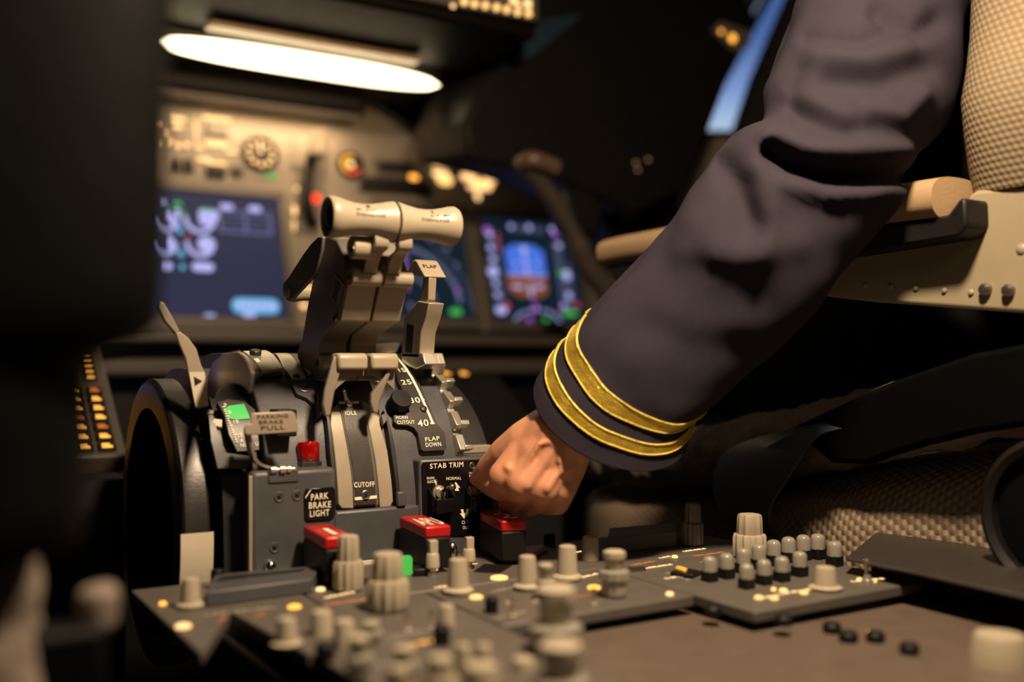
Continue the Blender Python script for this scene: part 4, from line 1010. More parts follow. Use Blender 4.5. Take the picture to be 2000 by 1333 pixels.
# landing gear lever
gl = thing('landing_gear_lever', 'black gear lever with a cream wheel-shaped grip and red light', 'lever', PN(612, 440))
c = PN(612, 300, .045); d = PN(612, 440, .004); e = PN(606, 330, .03)
ob('lever_stem', MB().tube(catmull([d, PN(600, 400, .02), e, c], 6), .0085, 14), M['deepdark'], gl)
w0 = PN(628, 258, .05); w1 = PN(624, 305, .05)
ob('wheel_grip', MB().cyl(w0, w1, .0125, .0105), M['cream'], gl, bevel=.003)
w2 = PN(618, 388, .026); ob('red_lamp', MB().ball(w2, .0075, 14), M['redlamp'], gl)
ob('guide_plate', MB().prism([PN(a, b, 0) for a, b in ((590, 268), (640, 272), (622, 460), (575, 456))], PNn * .003), M['panel2'], gl, bevel=.001)
lim = tag(ob('speed_limit_placard', MB().prism([PN(a, b, .001) for a, b in ((572, 268), (605, 270), (600, 328), (568, 326))], PNn * .003), M['panel'], None, bevel=.001), 'small tan placard beside the cream gear lever grip', 'placard')
# recessed slots
sl = thing('clock_panel', 'black recessed slot with one amber lamp near the pressure gauge', 'control panel', PN(770, 345))
ob('slot', MB().prism([PN(a, b, .0005) for a, b in ((737, 318), (802, 322), (806, 340), (741, 336))], PNn * .003), M['deepdark'], sl, bevel=.001)
ob('frame', MB().prism([PN(a, b, 0) for a, b in ((725, 310), (820, 316), (832, 360), (735, 352))], PNn * .002), M['panel2'], sl, bevel=.001)
ob('recess', MB().prism([PN(a, b, .0005) for a, b in ((702, 348), (835, 358), (838, 384), (700, 374))], PNn * .010), M['deepdark'], sl, bevel=.002)
mb = MB(); pmark(mb, 806, 349, 20, 12, .004, round_=True); ob('amber_lamp', mb, M['amber'], sl)
se = thing('toggle_switch_panel', 'pair of small black rocker switches under glowing legends', 'switch panel', PN(352, 325))
ob('back_plate', MB().prism([PN(a, b, 0) for a, b in ((318, 290), (382, 293), (384, 342), (320, 340))], PNn * .002), M['panel'], se, bevel=.001)
for q in ((341, 326), (366, 328)):
    mb = MB(); pmark(mb, *q, 17, 22, .002, .010); ob('rocker', mb, M['deepdark'], se, bevel=.001)
blk = MB(); pmark(blk, 422, 256, 40, 30, .001, .006); tag(ob('indicator_block', blk, M['panel2'], None, bevel=.001), 'square tan indicator block between two glowing bars', 'indicator')
blk = MB(); pmark(blk, 420, 338, 34, 22, .001, .010); tag(ob('selector_block', blk, M['deepdark'], None, bevel=.001), 'black selector block under the square indicator', 'selector')
kb_ = PN(462, 335); ob('selector_knob', MB().lathe(kb_, PNn, [(0, .010), (.012, .009), (.014, .006)], 20), M['panel2'], board)

# --- ledge and knee panels under the board
lz = .883
ledge = tag(ob('panel_ledge', MB().box((-.5, 1.33, lz - .016), (1.32, 1.43, lz)), M['panel2'], None, bevel=.004), 'brown-grey shelf running under the display screens', 'ledge')
tag(ob('footwell_board', MB().box((-.5, 1.40, 0), (1.32, 1.46, lz - .018)), M['deepdark'], None), 'black knee panel below the shelf', 'panel')
tag(ob('knee_bolster', MB().box((-.5, 1.34, lz - .060), (1.32, 1.398, lz - .036)), M['panel2'], None, bevel=.006), 'narrow brown bolster strip across the black knee panel', 'bolster')

# ================================================================== control display units with lit keys
CA = math.radians(33)
def cdu(x0, label, w=.146, hi=.20, z0=.757, full=True):
    o0 = Vector((x0, .945, z0)); ey = Vector((0, math.cos(CA), math.sin(CA))); n = Vector((0, -math.sin(CA), math.cos(CA)))
    def L_(a, b, h=0): return o0 + Vector((a, 0, 0)) + ey * b + n * h
    T = thing('control_display_unit', label, 'keypad display', o0)
    ob('case', MB().prism([L_(0, 0), L_(w, 0), L_(w, hi), L_(0, hi)], n * -.020), M['panel2' if full else 'deepdark'], T, bevel=.002)
    ob('pedestal_wing', MB().box((x0, .958, 0), (x0 + w, 1.10, z0 - .022)), M['dark'], T)
    sc_ = full and ob('screen', MB().prism([L_(.028, .115, .0005), L_(w - .030, .115, .0005), L_(w - .030, .185, .0005), L_(.028, .185, .0005)], n * .001), M['screen'], T)
    tl = MB(); rnd = random.Random(3)
    for i in range(7):
        b = .122 + i * .0088; a = .034
        while a < w - .040:
            ww = .004 + rnd.random() * .010; tl.prism([L_(a, b, .0017), L_(a + ww, b, .0017), L_(a + ww, b + .0042, .0017), L_(a, b + .0042, .0017)], n * .0003); a += ww + .003
    if full: ob('screen_lines', tl, M['lilac'], sc_, smooth=False)
    def key(a, b, kw, kh, hot):
        k = ob('key', MB().prism([L_(a, b), L_(a + kw, b), L_(a + kw, b + kh), L_(a, b + kh)], n * .003), M['deepdark'], T, bevel=.0008, origin=L_(a, b))
        lm = MB(); f = kw * .22; lm.prism([L_(a + f, b + kh * .28, .0031), L_(a + kw - f, b + kh * .28, .0031), L_(a + kw - f, b + kh * .5, .0031), L_(a + f, b + kh * .5, .0031)], n * .0003)
        lm.prism([L_(a + f, b + kh * .62, .0031), L_(a + kw - f * 1.6, b + kh * .62, .0031), L_(a + kw - f * 1.6, b + kh * .78, .0031), L_(a + f, b + kh * .78, .0031)], n * .0003)
        ob('legend', lm, M['amber' if hot else 'orange'], k, smooth=False)
    if not full:
        for a in (.010, .060, .085): key(a, hi - .018, .040 if a < .05 else .018, .012, True)
        return T
    for r in range(7):
        for c in range(7):
            key(.007 + c * .0192, .006 + r * .0148, .0155, .0112, (r * 7 + c * 3) % 4 != 0)
    for r in range(6): key(w - .024, .120 + r * .0105, .014, .006, True)
    return T
cdu(.024, 'keypad unit with glowing amber keys left of the big trim wheel')
cdu(.505, 'keypad unit whose amber keys just show past the far trim wheel', z0=.722, full=False)

# ================================================================== glareshield, lit mode panel, flood lamp
Gz = 1.262
gs = thing('glareshield', 'glossy dark brown glareshield hood hanging over the instrument board', 'glareshield', (.2, 1.2, Gz))
ob('hood_underside', MB().box((-.6, 1.09, Gz), (.700, 1.62, Gz + .05)), M['brown'], gs, bevel=.006)
ob('front_face', MB().box((-.6, 1.085, Gz + .012), (.700, 1.12, Gz + .16)), M['brown'], gs, bevel=.004)
ob('rear_bead', MB().box((-.6, 1.46, Gz - .03), (.62, 1.62, Gz)), M['glare'], gs, bevel=.01)
mp = thing('mode_control_panel', 'panel with a row of round amber buttons at the top edge of the picture', 'control panel', AY(960, 20, 1.082))
pp_ = [AY(a, b, 1.084) for a, b in ((700, -60), (1046, -60), (1046, 44), (880, 14), (700, -20))]
ob('face', MB().prism(pp_, (0, -.006, 0)), M['slate2'], mp, bevel=.002)
for i, q in enumerate(((906, 4), (926, 8), (947, 11), (969, 15), (989, 19), (1010, 24), (1031, 27))):
    p = AY(q[0], q[1], 1.078); ob('button', MB().lathe(p, (0, -1, 0), [(0, .0042), (.003, .0042), (.004, .003)], 16), M['amberhot'], mp, origin=p)
for i, q in enumerate(((1003, 2, 16, 12), (1030, 8, 14, 16), (1012, 10, 10, 6), (884, 12, 7, 7))):
    p = AY(q[0], q[1], 1.078); k = depth(p) / F / 2; mb = MB().box(p + Vector((-q[2] * k, -.002, -q[3] * k)), p + Vector((q[2] * k, 0, q[3] * k))); ob('lit_legend', mb, M['legend'], mp)
fl = thing('flood_lamp', 'long glowing warm white flood lamp under the glareshield', 'lamp', (.45, 1.28, 1.24))
xa, xb = .262, .655; n = 26; rows = []
for i in range(n + 1):
    f = i / n; x = xa + (xb - xa) * f; e = (1 - abs(2 * f - 1) ** 3.2) ** .5; hh = .0145 * e + .0008; cz = 1.2385 + .002 * f
    rows.append([Vector((x, 1.28 - .010 * e * math.sin(math.radians(a)), cz + hh * math.cos(math.radians(a)))) for a in range(0, 360, 24)])
ob('diffuser', MB().grid(rows, closed=True, caps=True), M['tube'], fl)
ob('lamp_housing', MB().box((xa - .02, 1.275, 1.2545), (xb + .012, 1.33, 1.2625)), M['deepdark'], fl, bevel=.002)
ob('painted_tube_reflection', MB().box((.315, 1.222, 1.2515), (.60, 1.250, 1.2590)), mat('tan_reflection_paint', (.60, .38, .20), .35), fl, bevel=.002)  # the tube's reflection in the hood, painted as a tan strip
ob('lamp_hood_strip', MB().box((.28, 1.440, 1.2185), (.60, 1.482, 1.2245)), M['panel2'], board, bevel=.001)
lamp('panel_strip_light', 'AREA', (.475, 1.462, 1.2165), (.475, 1.472, 1.10), .40, (1.0, .66, .34), (.22, .012))
lamp('flood_tube', 'AREA', (.46, 1.30, 1.222), (.46, 1.46, 1.08), .6, (1.0, .66, .34), (.36, .02))

hb = [(905, 240), (950, 150), (1000, 118), (1046, 46), (1046, -70), (1430, -70), (1462, 5), (1480, 36), (1441, 110), (1383, 264), (1345, 370), (1240, 420), (1160, 380), (1040, 338), (915, 308)]
mass = thing('glareshield_end', 'black bulky hood end in front of the side window', 'glareshield', AY(1200, 300, 1.25))
ob('hood_shell', MB().prism([AY(a, b, 1.20) for a, b in hb], (0, .16, .02)), M['glare'], mass, bevel=.008)
ob('painted_blue_reflection', MB().prism([AY(a, b, 1.197) for a, b in ((975, 132), (1060, 38), (1135, 28), (1120, 44), (1040, 110))], (0, -.002, 0)), mat('blue_reflection_paint', (.018, .040, .060), .4), mass)  # bluish reflection on the hood, painted as a thin dark blue strip
ob('lamp_bracket', MB().prism([AY(a, b, 1.197) for a, b in ((1384, 62), (1400, 44), (1462, 66), (1452, 98), (1430, 104))], (0, -.012, 0)), M['panel'], mass, bevel=.003)
for q, r_ in (((1430, 75), .0060), ((1408, 62), .003)):
    p = AY(*q, 1.184); ob('lamp_lens', MB().lathe(p, (0, -1, 0), [(0, r_), (.002, r_), (.003, r_ * .6)], 16), M['amber'], mass)

# ================================================================== first officer's control column and side fittings
yk = thing('control_yoke', 'dark curved control yoke horn catching thin highlights', 'control yoke', AY(1180, 600, 1.12))
hp = catmull([AY(a, b, 1.12) for a, b in ((1020, 318), (1052, 352), (1085, 398), (1118, 455), (1150, 520), (1190, 580), (1215, 700), (1225, 900))], 6)
ob('yoke_horn', MB().tube(hp, [.0125] * 20 + [.016] * (len(hp) - 20), 16), mat('gloss_black_yoke', (.06, .048, .040), .25), yk)
ob('horn_grip', MB().tube(catmull([AY(1018, 322, 1.12), AY(1040, 312, 1.10), AY(1085, 328, 1.10)], 5), .012, 14), mat('brown_yoke_grip', (.12, .075, .05), .4), yk)
ob('column', MB().cyl(AY(1225, 880, 1.12), Vector((AY(1225, 880, 1.12).x, 1.14, 0)), .024), M['deepdark'], yk)
ob('yoke_hub', MB().prism([AY(a, b, 1.14) for a, b in ((1090, 365), (1150, 362), (1185, 400), (1170, 470), (1120, 455))], (0, .05, 0)), M['deepdark'], yk, bevel=.01)
av = thing('air_outlet', 'dull bronze round air outlet at the side of the cockpit', 'air outlet', AY(1225, 420, 1.30))
c = AY(1222, 418, 1.30); dr = (CAM - c).normalized()
ob('outlet_ring', MB().lathe(c, dr, [(0, .030), (.012, .030), (.018, .024), (.012, .018), (.004, .010), (.014, .006)], 32), mat('bronze_metal', (.20, .13, .075), .3, metal=.6), av)
ob('outlet_body', MB().prism([AY(a, b, 1.30) for a, b in ((1172, 395), (1300, 330), (1350, 470), (1200, 480))], (0, .10, 0)), M['deepdark'], av, bevel=.01)
for i in range(5):
    p0 = AY(1255 + i * 5, 345 + i * 14, 1.29); p1 = AY(1322 - i * 3, 352 + i * 15, 1.29); ob('grille_bar', MB().cyl(p0, p1, .003, seg=8), M['panel2'], av)
for q in ((1242, 318), (1266, 312), (1246, 332)):
    p = AY(*q, 1.19); ob('small_lamp', MB().ball(p, .0028, 10), mat('dim_amber_dot', (.8, .45, .2), emit=.35), mass, origin=p)

# ================================================================== first officer's seat
seat = thing('pilot_seat', 'cream woven-covered cockpit seat with sheepskin trim, holding the uniformed pilot', 'seat', (.86, .55, 0))
XS = .615
def loft_uv(name, rows, m, parent, closed=True, caps=True, uvscale=1.0, **kw):
    mb = MB().grid(rows, closed=closed, caps=caps); o = ob(name, mb, m, parent, **kw)
    me = o.data; L = []
    vv = 0
    nr = len(rows); nc = len(rows[0]); U = [0]; V = [0]
    for j in range(1, nr): V.append(V[-1] + (rows[j][nc // 3] - rows[j - 1][nc // 3]).length)
    for k in range(1, nc + 1): U.append(U[-1] + (rows[nr // 2][k % nc] - rows[nr // 2][k - 1]).length)
    uv = me.uv_layers.new(name='UVMap')
    for p in me.polygons:
        idx = [me.loops[l].vertex_index for l in p.loop_indices]; ks = [i % nc for i in idx]; wrap = max(ks) - min(ks) > nc // 2
        for l, i in zip(p.loop_indices, idx):
            k = i % nc; 
            if wrap and k == 0 and p.loop_total == 4: k = nc
            uv.data[l].uv = (U[k], V[i // nc])
    return o
# cushion: sections across x-z, running along y
rows = []
ys = [.958, .948, .925, .88, .80, .72, .64, .56, .48, .40, .34]
for y in [q for a, b in zip(ys, ys[1:]) for q in (a, (a + b) / 2)] + [ys[-1]]:
    e = max(0, (y - .83) / .128); inset = .05 * e ** 3; zt = .716 + max(0, .80 - y) * .19 - .03 * e ** 3; lo = .585 + .03 * e ** 3
    r = []
    for i in range(60):
        t = 2 * PI * i / 60; cx, cz = math.cos(t), math.sin(t)
        x = .865 + math.copysign(abs(cx) ** .35, cx) * (.235 - inset); z = (zt + lo) / 2 + math.copysign(abs(cz) ** .5, cz) * (zt - lo) / 2
        x -= .012 * math.sin(y * 26) * (1 if cx < 0 else 0) * (1 - abs(cz))
        r.append(Vector((x, y, z)))
    rows.append(r)
loft_uv('cushion', rows, M['weave2'], seat)
def fleecy(name, path, rad, parent, amp=.0042, flat=1.0):
    pts = catmull(path, 16); rows = []
    n = len(pts)
    for i, p in enumerate(pts):
        t = (pts[min(i + 1, n - 1)] - pts[max(i - 1, 0)]).normalized(); e1 = (UP - t * UP.dot(t)).normalized(); e2 = t.cross(e1)
        f = i / (n - 1); k = min(len(rad) - 2, int(f * (len(rad) - 1))); q = f * (len(rad) - 1) - k; R = rad[k] * (1 - q) + rad[k + 1] * q
        if i in (0, n - 1): R *= .3
        r = []
        for j in range(48):
            a = 2 * PI * j / 48; d = e1 * math.cos(a) + e2 * math.sin(a) * flat; c = p + d * R
            nz = noise.noise(c * 38) * 1.0 + noise.noise(c * 110) * .55 + noise.noise(c * 260) * .35
            r.append(c + d * nz * amp)
        rows.append(r)
    return ob(name, MB().grid(rows, closed=True, caps=True), M['fleece'], parent, sharp=180)
fleecy('sheepskin_trim', [(.655, .925, .722), (.648, .88, .734), (.643, .81, .742), (.640, .72, .748), (.640, .62, .768), (.642, .52, .790), (.645, .42, .812), (.65, .35, .818)], [.016, .020, .026, .029, .029, .028, .026, .024], seat)
fleecy('sheepskin_cover', [(.72, .86, .712), (.73, .80, .728), (.74, .70, .738), (.74, .55, .752)], [.034, .038, .036, .034], seat, .012, 1.6)
vl = [(1540, 838), (1640, 790), (1740, 745), (1900, 690), (2040, 665), (2020, 830), (1900, 848), (1800, 872), (1740, 890), (1690, 908), (1620, 905)]
ob('added_shade_sheet', MB().prism([AX(a, b, .604) for a, b in vl], (.012, 0, 0)), M['shade_black'], seat, bevel=.004)  # made-up black sheet standing in for shade over the rear sheepskin
# side plate, armrest
pts = [(1500, 566), (1700, 590), (2060, 616), (2060, 355), (1905, 372), (1888, 384), (1893, 435), (1884, 452), (1860, 462), (1720, 482), (1540, 520)]
sp2 = ob('side_plate', MB().prism([AX(a, b, XS + .004) for a, b in pts], (.012, 0, 0)), M['seatpaint'], seat, bevel=.003, seg=3)
for a, b, r in ((1740, 560, .0022), (1790, 563, .0022), (1845, 568, .0022), (1897, 572, .0022), (1690, 557, .0022), (1995, 487, .0035)):
    p = AX(a, b, XS + .004); ob('rivet', MB().lathe(p, (-1, 0, 0), [(0, r), (.0006, r), (.0016, r * .6), (.0018, r * .2)], 14), M['seatpaint'], sp2, origin=p)
for a, b in ((1927, 566), (1972, 568)):
    p = AX(a, b, XS + .004); ob('bolt', MB().lathe(p, (-1, 0, 0), [(0, .0042), (.003, .0042), (.005, .003), (.0055, .001)], 20), M['screw'], sp2, origin=p)
arm = bpy.data.objects.new('armrest', None); COL.objects.link(arm); arm.parent = seat
pc = [AX(1872, 391, XS), AX(1855, 393, XS), AX(1800, 400, XS), AX(1700, 415, XS), AX(1500, 447, XS), AX(1300, 481, XS), AX(1240, 491, XS), AX(1212, 497, XS), AX(1200, 500, XS)]
pc = catmull(pc, 4); n = len(pc); rows = []
for i, p in enumerate(pc):
    f = i / (n - 1); s = min(1, (f / .06) ** .5 + .35) * min(1, ((1 - f) / .10) ** .5 + .12); r = []
    for j in range(28):
        a = 2 * PI * j / 28; cx, cz = math.cos(a), math.sin(a)
        r.append(p + Vector((math.copysign(abs(cx) ** .7, cx) * .028 * s, 0, math.copysign(abs(cz) ** .75, cz) * .0155 * s)))
    rows.append(r)
ob('arm_pad', MB().grid(rows, closed=True, caps=True), M['armpad'], arm, sharp=60)
und = [(1182, 522), (1300, 505), (1500, 470), (1720, 437), (1850, 420), (1876, 385), (1886, 390), (1888, 440), (1872, 462), (1720, 487), (1500, 520), (1300, 545), (1200, 548)]
ob('arm_underside', MB().prism([AX(a, b, XS - .020) for a, b in und], (.040, 0, 0)), M['deepdark'], arm, bevel=.004)
# backrest
rows = []
for i in range(30):
    z = .955 + i * .022; y0 = .325 - (z - .96) * .10; s = 1 if i > 2 else (.93 + .023 * i); r = []
    for j in range(72):
        a = 2 * PI * j / 72; cx, cy = math.cos(a), math.sin(a)
        r.append(Vector((.840 + math.copysign(abs(cx) ** .3, cx) * (.240 * s + .004 * math.sin(z * 40)), y0 + math.copysign(abs(cy) ** .4, cy) * .125 * s, z)))
    rows.append(r)
bk = loft_uv('backrest', rows, M['weave'], seat)
ob('backrest_frame', MB().box((.68, .22, .55), (1.06, .30, .97)), M['deepdark'], seat, bevel=.01)
ob('seat_base', MB().box((.70, .42, 0), (1.03, .80, .585)), M['deepdark'], seat, bevel=.01)
tp_ = [AX(a, b, .6235) for a, b in ((1962, -40), (2040, -40), (2040, 84), (1956, 96))]
tg = ob('sewn_tag', MB().prism(tp_, (.003, 0, 0)), M['seatpaint'], bk, bevel=.0008)
tr_ = MB(); redm = mat('red_print', (.70, .03, .04), .6)
for q in ((1972, 2, 22, 16), (1976, 28, 22, 8), (1988, 44, 20, 12), (1996, 14, 14, 12)):
    tr_.prism([AX(q[0] + sx * q[2] / 2, q[1] + sy * q[3] / 2, .6228) for sx, sy in ((-1, 1), (1, 1), (1, -1), (-1, -1))], (.0004, 0, 0))
ob('red_print', tr_, redm, tg)
# seat webbing
A = [(1600, 826), (1530, 842), (1470, 858), (1418, 882), (1393, 925), (1394, 965), (1408, 1000), (1440, 1030)]
B = [(1640, 838), (1600, 850), (1575, 875), (1555, 905), (1530, 945), (1505, 985), (1500, 1020), (1515, 1050)]
ra = catmull([AX(a, b, .598) for a, b in A], 5); rb = catmull([AX(a, b, .585) for a, b in B], 5)
bm_ = MB().grid([ra, [p.lerp(q, .5) + Vector((-.006, 0, 0)) for p, q in zip(ra, rb)], rb, [p + Vector((.003, 0, 0)) for p in rb], [p + Vector((.003, 0, 0)) for p in ra], ra])
tag(ob('seat_strap', bm_, M['belt'], None), 'wide dark navy strap looped over the edge of the sheepskin seat cushion', 'strap')
rc_ = thing('recline_wheel', 'dark round adjuster disc at the base of the woven seat side', 'seat adjuster', AX(1960, 960, .60))
c = AX(2085, 1010, .605); ob('wheel_ring', MB().lathe(c, (-1, 0, 0), [(0, .050), (.012, .050), (.015, .046), (.012, .042), (0, .042)], 48), M['deepdark'], rc_)
ob('wheel_face', MB().lathe(c, (-1, 0, 0), [(0, .041), (.006, .041), (.008, .012)], 40), M['leather'], rc_)

# ================================================================== captain's seat, dark and close to the lens
cs = thing('captain_seat', 'near black leather seat filling the edge beside the keypad unit, sheepskin below', 'seat', (-.17, .36, 0))
def rbox(name, c, h, m, par, e=.35, nz=18, amp=0.0):
    rows = []
    for i in range(nz + 1):
        f = -1 + 2 * i / nz; s = (1 - abs(f) ** 6 * .25); r = []
        for j in range(40):
            a = 2 * PI * j / 40; cx, cy = math.cos(a), math.sin(a)
            p = Vector((c[0] + math.copysign(abs(cx) ** e, cx) * h[0] * s, c[1] + math.copysign(abs(cy) ** e, cy) * h[1] * s, c[2] + f * h[2]))
            if amp: p += (p - Vector(c)).normalized() * amp * (noise.noise(p * 30) + .5 * noise.noise(p * 90))
            r.append(p)
        rows.append(r)
    return ob(name, MB().grid(rows, closed=True, caps=True), m, par, sharp=60)
def rx(px, y): return AY(px, 700, y).x
edge = [(1072, 60), (1050, 120), (1030, 150), (960, 158), (760, 158), (715, 164), (690, 195), (668, 258), (640, 292), (560, 300), (300, 306), (0, 312), (-300, 314), (-560, 300), (-600, 240)]
rows = []
for py, px in edge:
    q = AY(px, py, .36); r = []
    for j in range(48):
        a_ = 2 * PI * j / 48; cx, cy = math.cos(a_), math.sin(a_); hw = (q.x + .40) / 2
        r.append(Vector((q.x - hw + math.copysign(abs(cx) ** .3, cx) * hw, .36 + math.copysign(abs(cy) ** .5, cy) * .05, q.z)))
    rows.append(r)
ob('backrest', MB().grid(rows, closed=True, caps=True), M['leather'], cs, sharp=60)
rbox('cushion', (-.19, .41, .655), (.185, .10, .085), M['leather'], cs)
ob('seat_base', MB().box((-.34, .33, 0), (-.06, .50, .58)), M['deepdark'], cs)
rbox('sheepskin_trim', (AY(-10, 1200, .40).x - .01, .40, .742), (.026, .020, .038), M['fleece'], cs, .6, 20, .006)
rbox('sheepskin_tuft', (AY(192, 1190, .40).x, .40, AY(192, 1190, .40).z), (.007, .007, .008), M['fleece'], cs, .9, 14, .003)
ob('tuft_bar', MB().box((-.05, .39, .700), (AY(192, 1190, .40).x + .002, .41, AY(192, 1190, .40).z - .004)), M['leather'], cs, bevel=.004)

# ================================================================== pilot
P = thing('person', 'person in a dark uniform jacket with two gold cuff stripes, reaching to a trim switch', 'person', (.86, .50, .60))
def capsule(mb, a, b, r0, r1, seg=14):
    a = Vector(a); b = Vector(b); ax = b - a; L = ax.length; prof = []
    for i in range(5): t = PI / 2 * i / 4; prof.append((-r0 * math.cos(t), max(r0 * math.sin(t), r0 * .05)))
    for i in range(1, 5): t = PI / 2 * i / 4; prof.append((L + r1 * math.sin(t), max(r1 * math.cos(t), r1 * .05)))
    prof.insert(5, (L, r1)); mb.lathe(a, ax, prof, seg)
def chain(mb, pts):
    for (p, q) in zip(pts, pts[1:]): capsule(mb, W(*p[:3]), W(*q[:3]), p[3], q[3])
H = MB()
chain(H, [(1250, 670, .712, .024), (1180, 755, .702, .0225), (1108, 828, .697, .0195)])
chain(H, [(1265, 685, .712, .024), (1190, 775, .702, .0225), (1122, 850, .697, .0185)])
wr = [(1080, 832, .692, .0150), (1095, 838, .689, .0160), (1108, 850, .689, .0160), (1120, 866, .692, .0150)]
mcp = [(986, 931, .694, .0118), (1020, 946, .684, .0122), (1060, 955, .684, .0116), (1096, 955, .692, .0110)]
for a, b in zip(wr, mcp):
    m_ = tuple((x + y) / 2 for x, y in zip(a, b)); m_ = (m_[0], m_[1], m_[2] + .006, .0138)
    chain(H, [a, m_, b])
for i in range(3):                                                  # palm and web between the metacarpals
    a = tuple((x + y) / 2 for x, y in zip(mcp[i], mcp[i + 1])); b = tuple((x + y) / 2 for x, y in zip(wr[i], wr[i + 1]))
    chain(H, [(b[0], b[1], b[2] + .004, .0150), ((a[0] + b[0]) / 2, (a[1] + b[1]) / 2, (a[2] + b[2]) / 2 + .004, .0150), (a[0] + 3, a[1] - 12, a[2] + .007, .0108)])
chain(H, [(1060, 880, .706, .018), (1040, 930, .710, .015)])
# fingers: knuckle, first joint, second joint, tip
chain(H, [mcp[0], (981, 955, .710, .0096), (960, 950, .728, .0080), (943, 943, .740, .0064)])
chain(H, [mcp[1], (1013, 963, .712, .0098), (994, 985, .726, .0082), (990, 962, .727, .0072)])
chain(H, [mcp[2], (1053, 972, .712, .0096), (1034, 990, .725, .0080), (1028, 968, .727, .0070)])
chain(H, [mcp[3], (1088, 982, .707, .0092), (1068, 988, .720, .0072), (1060, 970, .723, .0062)])
# thumb leaves the side of the palm near the wrist
chain(H, [(1072, 834, .700, .0155), (1026, 862, .706, .0150), (990, 886, .714, .0128), (957, 917, .727, .0104), (934, 935, .738, .0066), (929, 937, .741, .0050)])
# tendons and veins on the back of the hand
def vein(pts, r):
    chain(H, [(a, b, t, r) for a, b, t in pts])
vein([(1066, 862, .6800), (1030, 905, .6815), (1000, 934, .6830)], .0036)
vein([(1092, 862, .6785), (1055, 915, .6775), (1030, 950, .6740)], .0036)
vein([(1108, 872, .6800), (1090, 920, .6785), (1068, 955, .6740)], .0034)
vein([(1075, 862, .6762), (1052, 868, .6762), (1040, 888, .6768), (1026, 912, .6775)], .0017)
vein([(1080, 868, .6755), (1096, 880, .6758), (1092, 902, .6752), (1098, 922, .6770)], .0017)
vein([(990, 914, .6840), (1002, 922, .6815), (1012, 926, .6790)], .0028)
body = ob('body', H, M['skin'], P, sharp=180, label='bare hand pinching the switch')
rm = body.modifiers.new('skin', 'REMESH'); rm.mode = 'VOXEL'; rm.voxel_size = .0014; rm.use_smooth_shade = True
smd = body.modifiers.new('soften', 'SMOOTH'); smd.factor = .5; smd.iterations = 5

# ---- sleeve as rings from cuff to shoulder: left outline, right outline, distance, tilt
RG = [((1045, 745), (1345, 868), .700, 44), ((1072, 705), (1352, 846), .698, 43), ((1110, 656), (1366, 816), .695, 44), ((1165, 588), (1415, 786), .692, 46), ((1240, 508), (1490, 716), .690, 45),
      ((1305, 440), (1575, 622), .688, 38), ((1365, 350), (1668, 500), .688, 20), ((1432, 258), (1735, 415), .692, 5), ((1490, 232), (1778, 320), .700, -4), ((1500, 165), (1838, 262), .712, -8),
      ((1522, 92), (1862, 165), .725, -8), ((1558, 0), (1880, 50), .74, -8), ((1600, -120), (1915, -80), .76, -8), ((1640, -240), (1965, -200), .78, -8)]
def ringp(v):
    v = max(0, min(len(RG) - 1.0001, v)); i = int(v); f = v - i
    def g(j): j = max(0, min(len(RG) - 1, j)); L, R, t, ph = RG[j]; return Vector((L[0], L[1], 0)), Vector((R[0], R[1], 0)), t, ph
    def cm(a, b, c, d): return 0.5 * ((2 * b) + (c - a) * f + (2 * a - 5 * b + 4 * c - d) * f * f + (3 * b - a - 3 * c + d) * f ** 3)
    q = [g(i - 1), g(i), g(i + 1), g(i + 2)]
    return tuple(cm(*(w[k] for w in q)) for k in range(4))
FOLDS = [([(1505, 290), (1550, 322), (1615, 342), (1685, 348), (1765, 338)], 21, -.026), ([(1490, 262), (1590, 292), (1700, 292), (1760, 300)], 22, .009), ([(1535, 352), (1640, 380), (1745, 362)], 24, .008),
    ([(1402, 312), (1438, 365), (1465, 440)], 26, -.015), ([(1470, 330), (1500, 400), (1490, 470)], 30, .006), ([(1560, 218), (1600, 242), (1650, 262)], 20, -.008), ([(1540, 185), (1600, 205), (1680, 240)], 18, .004),
    ([(1575, 70), (1680, 84), (1740, 55)], 18, -.006), ([(1590, 110), (1690, 118), (1770, 100)], 24, .005), ([(1620, 155), (1720, 165), (1810, 130)], 26, -.006), ([(1720, 20), (1790, 60), (1830, 40)], 22, -.008),
    ([(1560, 130), (1540, 160), (1545, 200)], 16, -.004), ([(1680, 215), (1760, 235), (1800, 190)], 22, .007), ([(1330, 480), (1430, 500), (1560, 480)], 34, .004), ([(1300, 570), (1400, 600), (1480, 590)], 46, -.003), ([(1250, 640), (1340, 690), (1430, 690)], 40, -.004),
    ([(1350, 430), (1400, 480), (1480, 500)], 30, .004)]
def seg_d(p, pl):
    best = 1e9
    for a, b in zip(pl, pl[1:]):
        ax, ay = a; dx, dy = b[0] - ax, b[1] - ay; t = max(0, min(1, ((p[0] - ax) * dx + (p[1] - ay) * dy) / (dx * dx + dy * dy)))
        best = min(best, math.hypot(p[0] - ax - dx * t, p[1] - ay - dy * t))
    return best
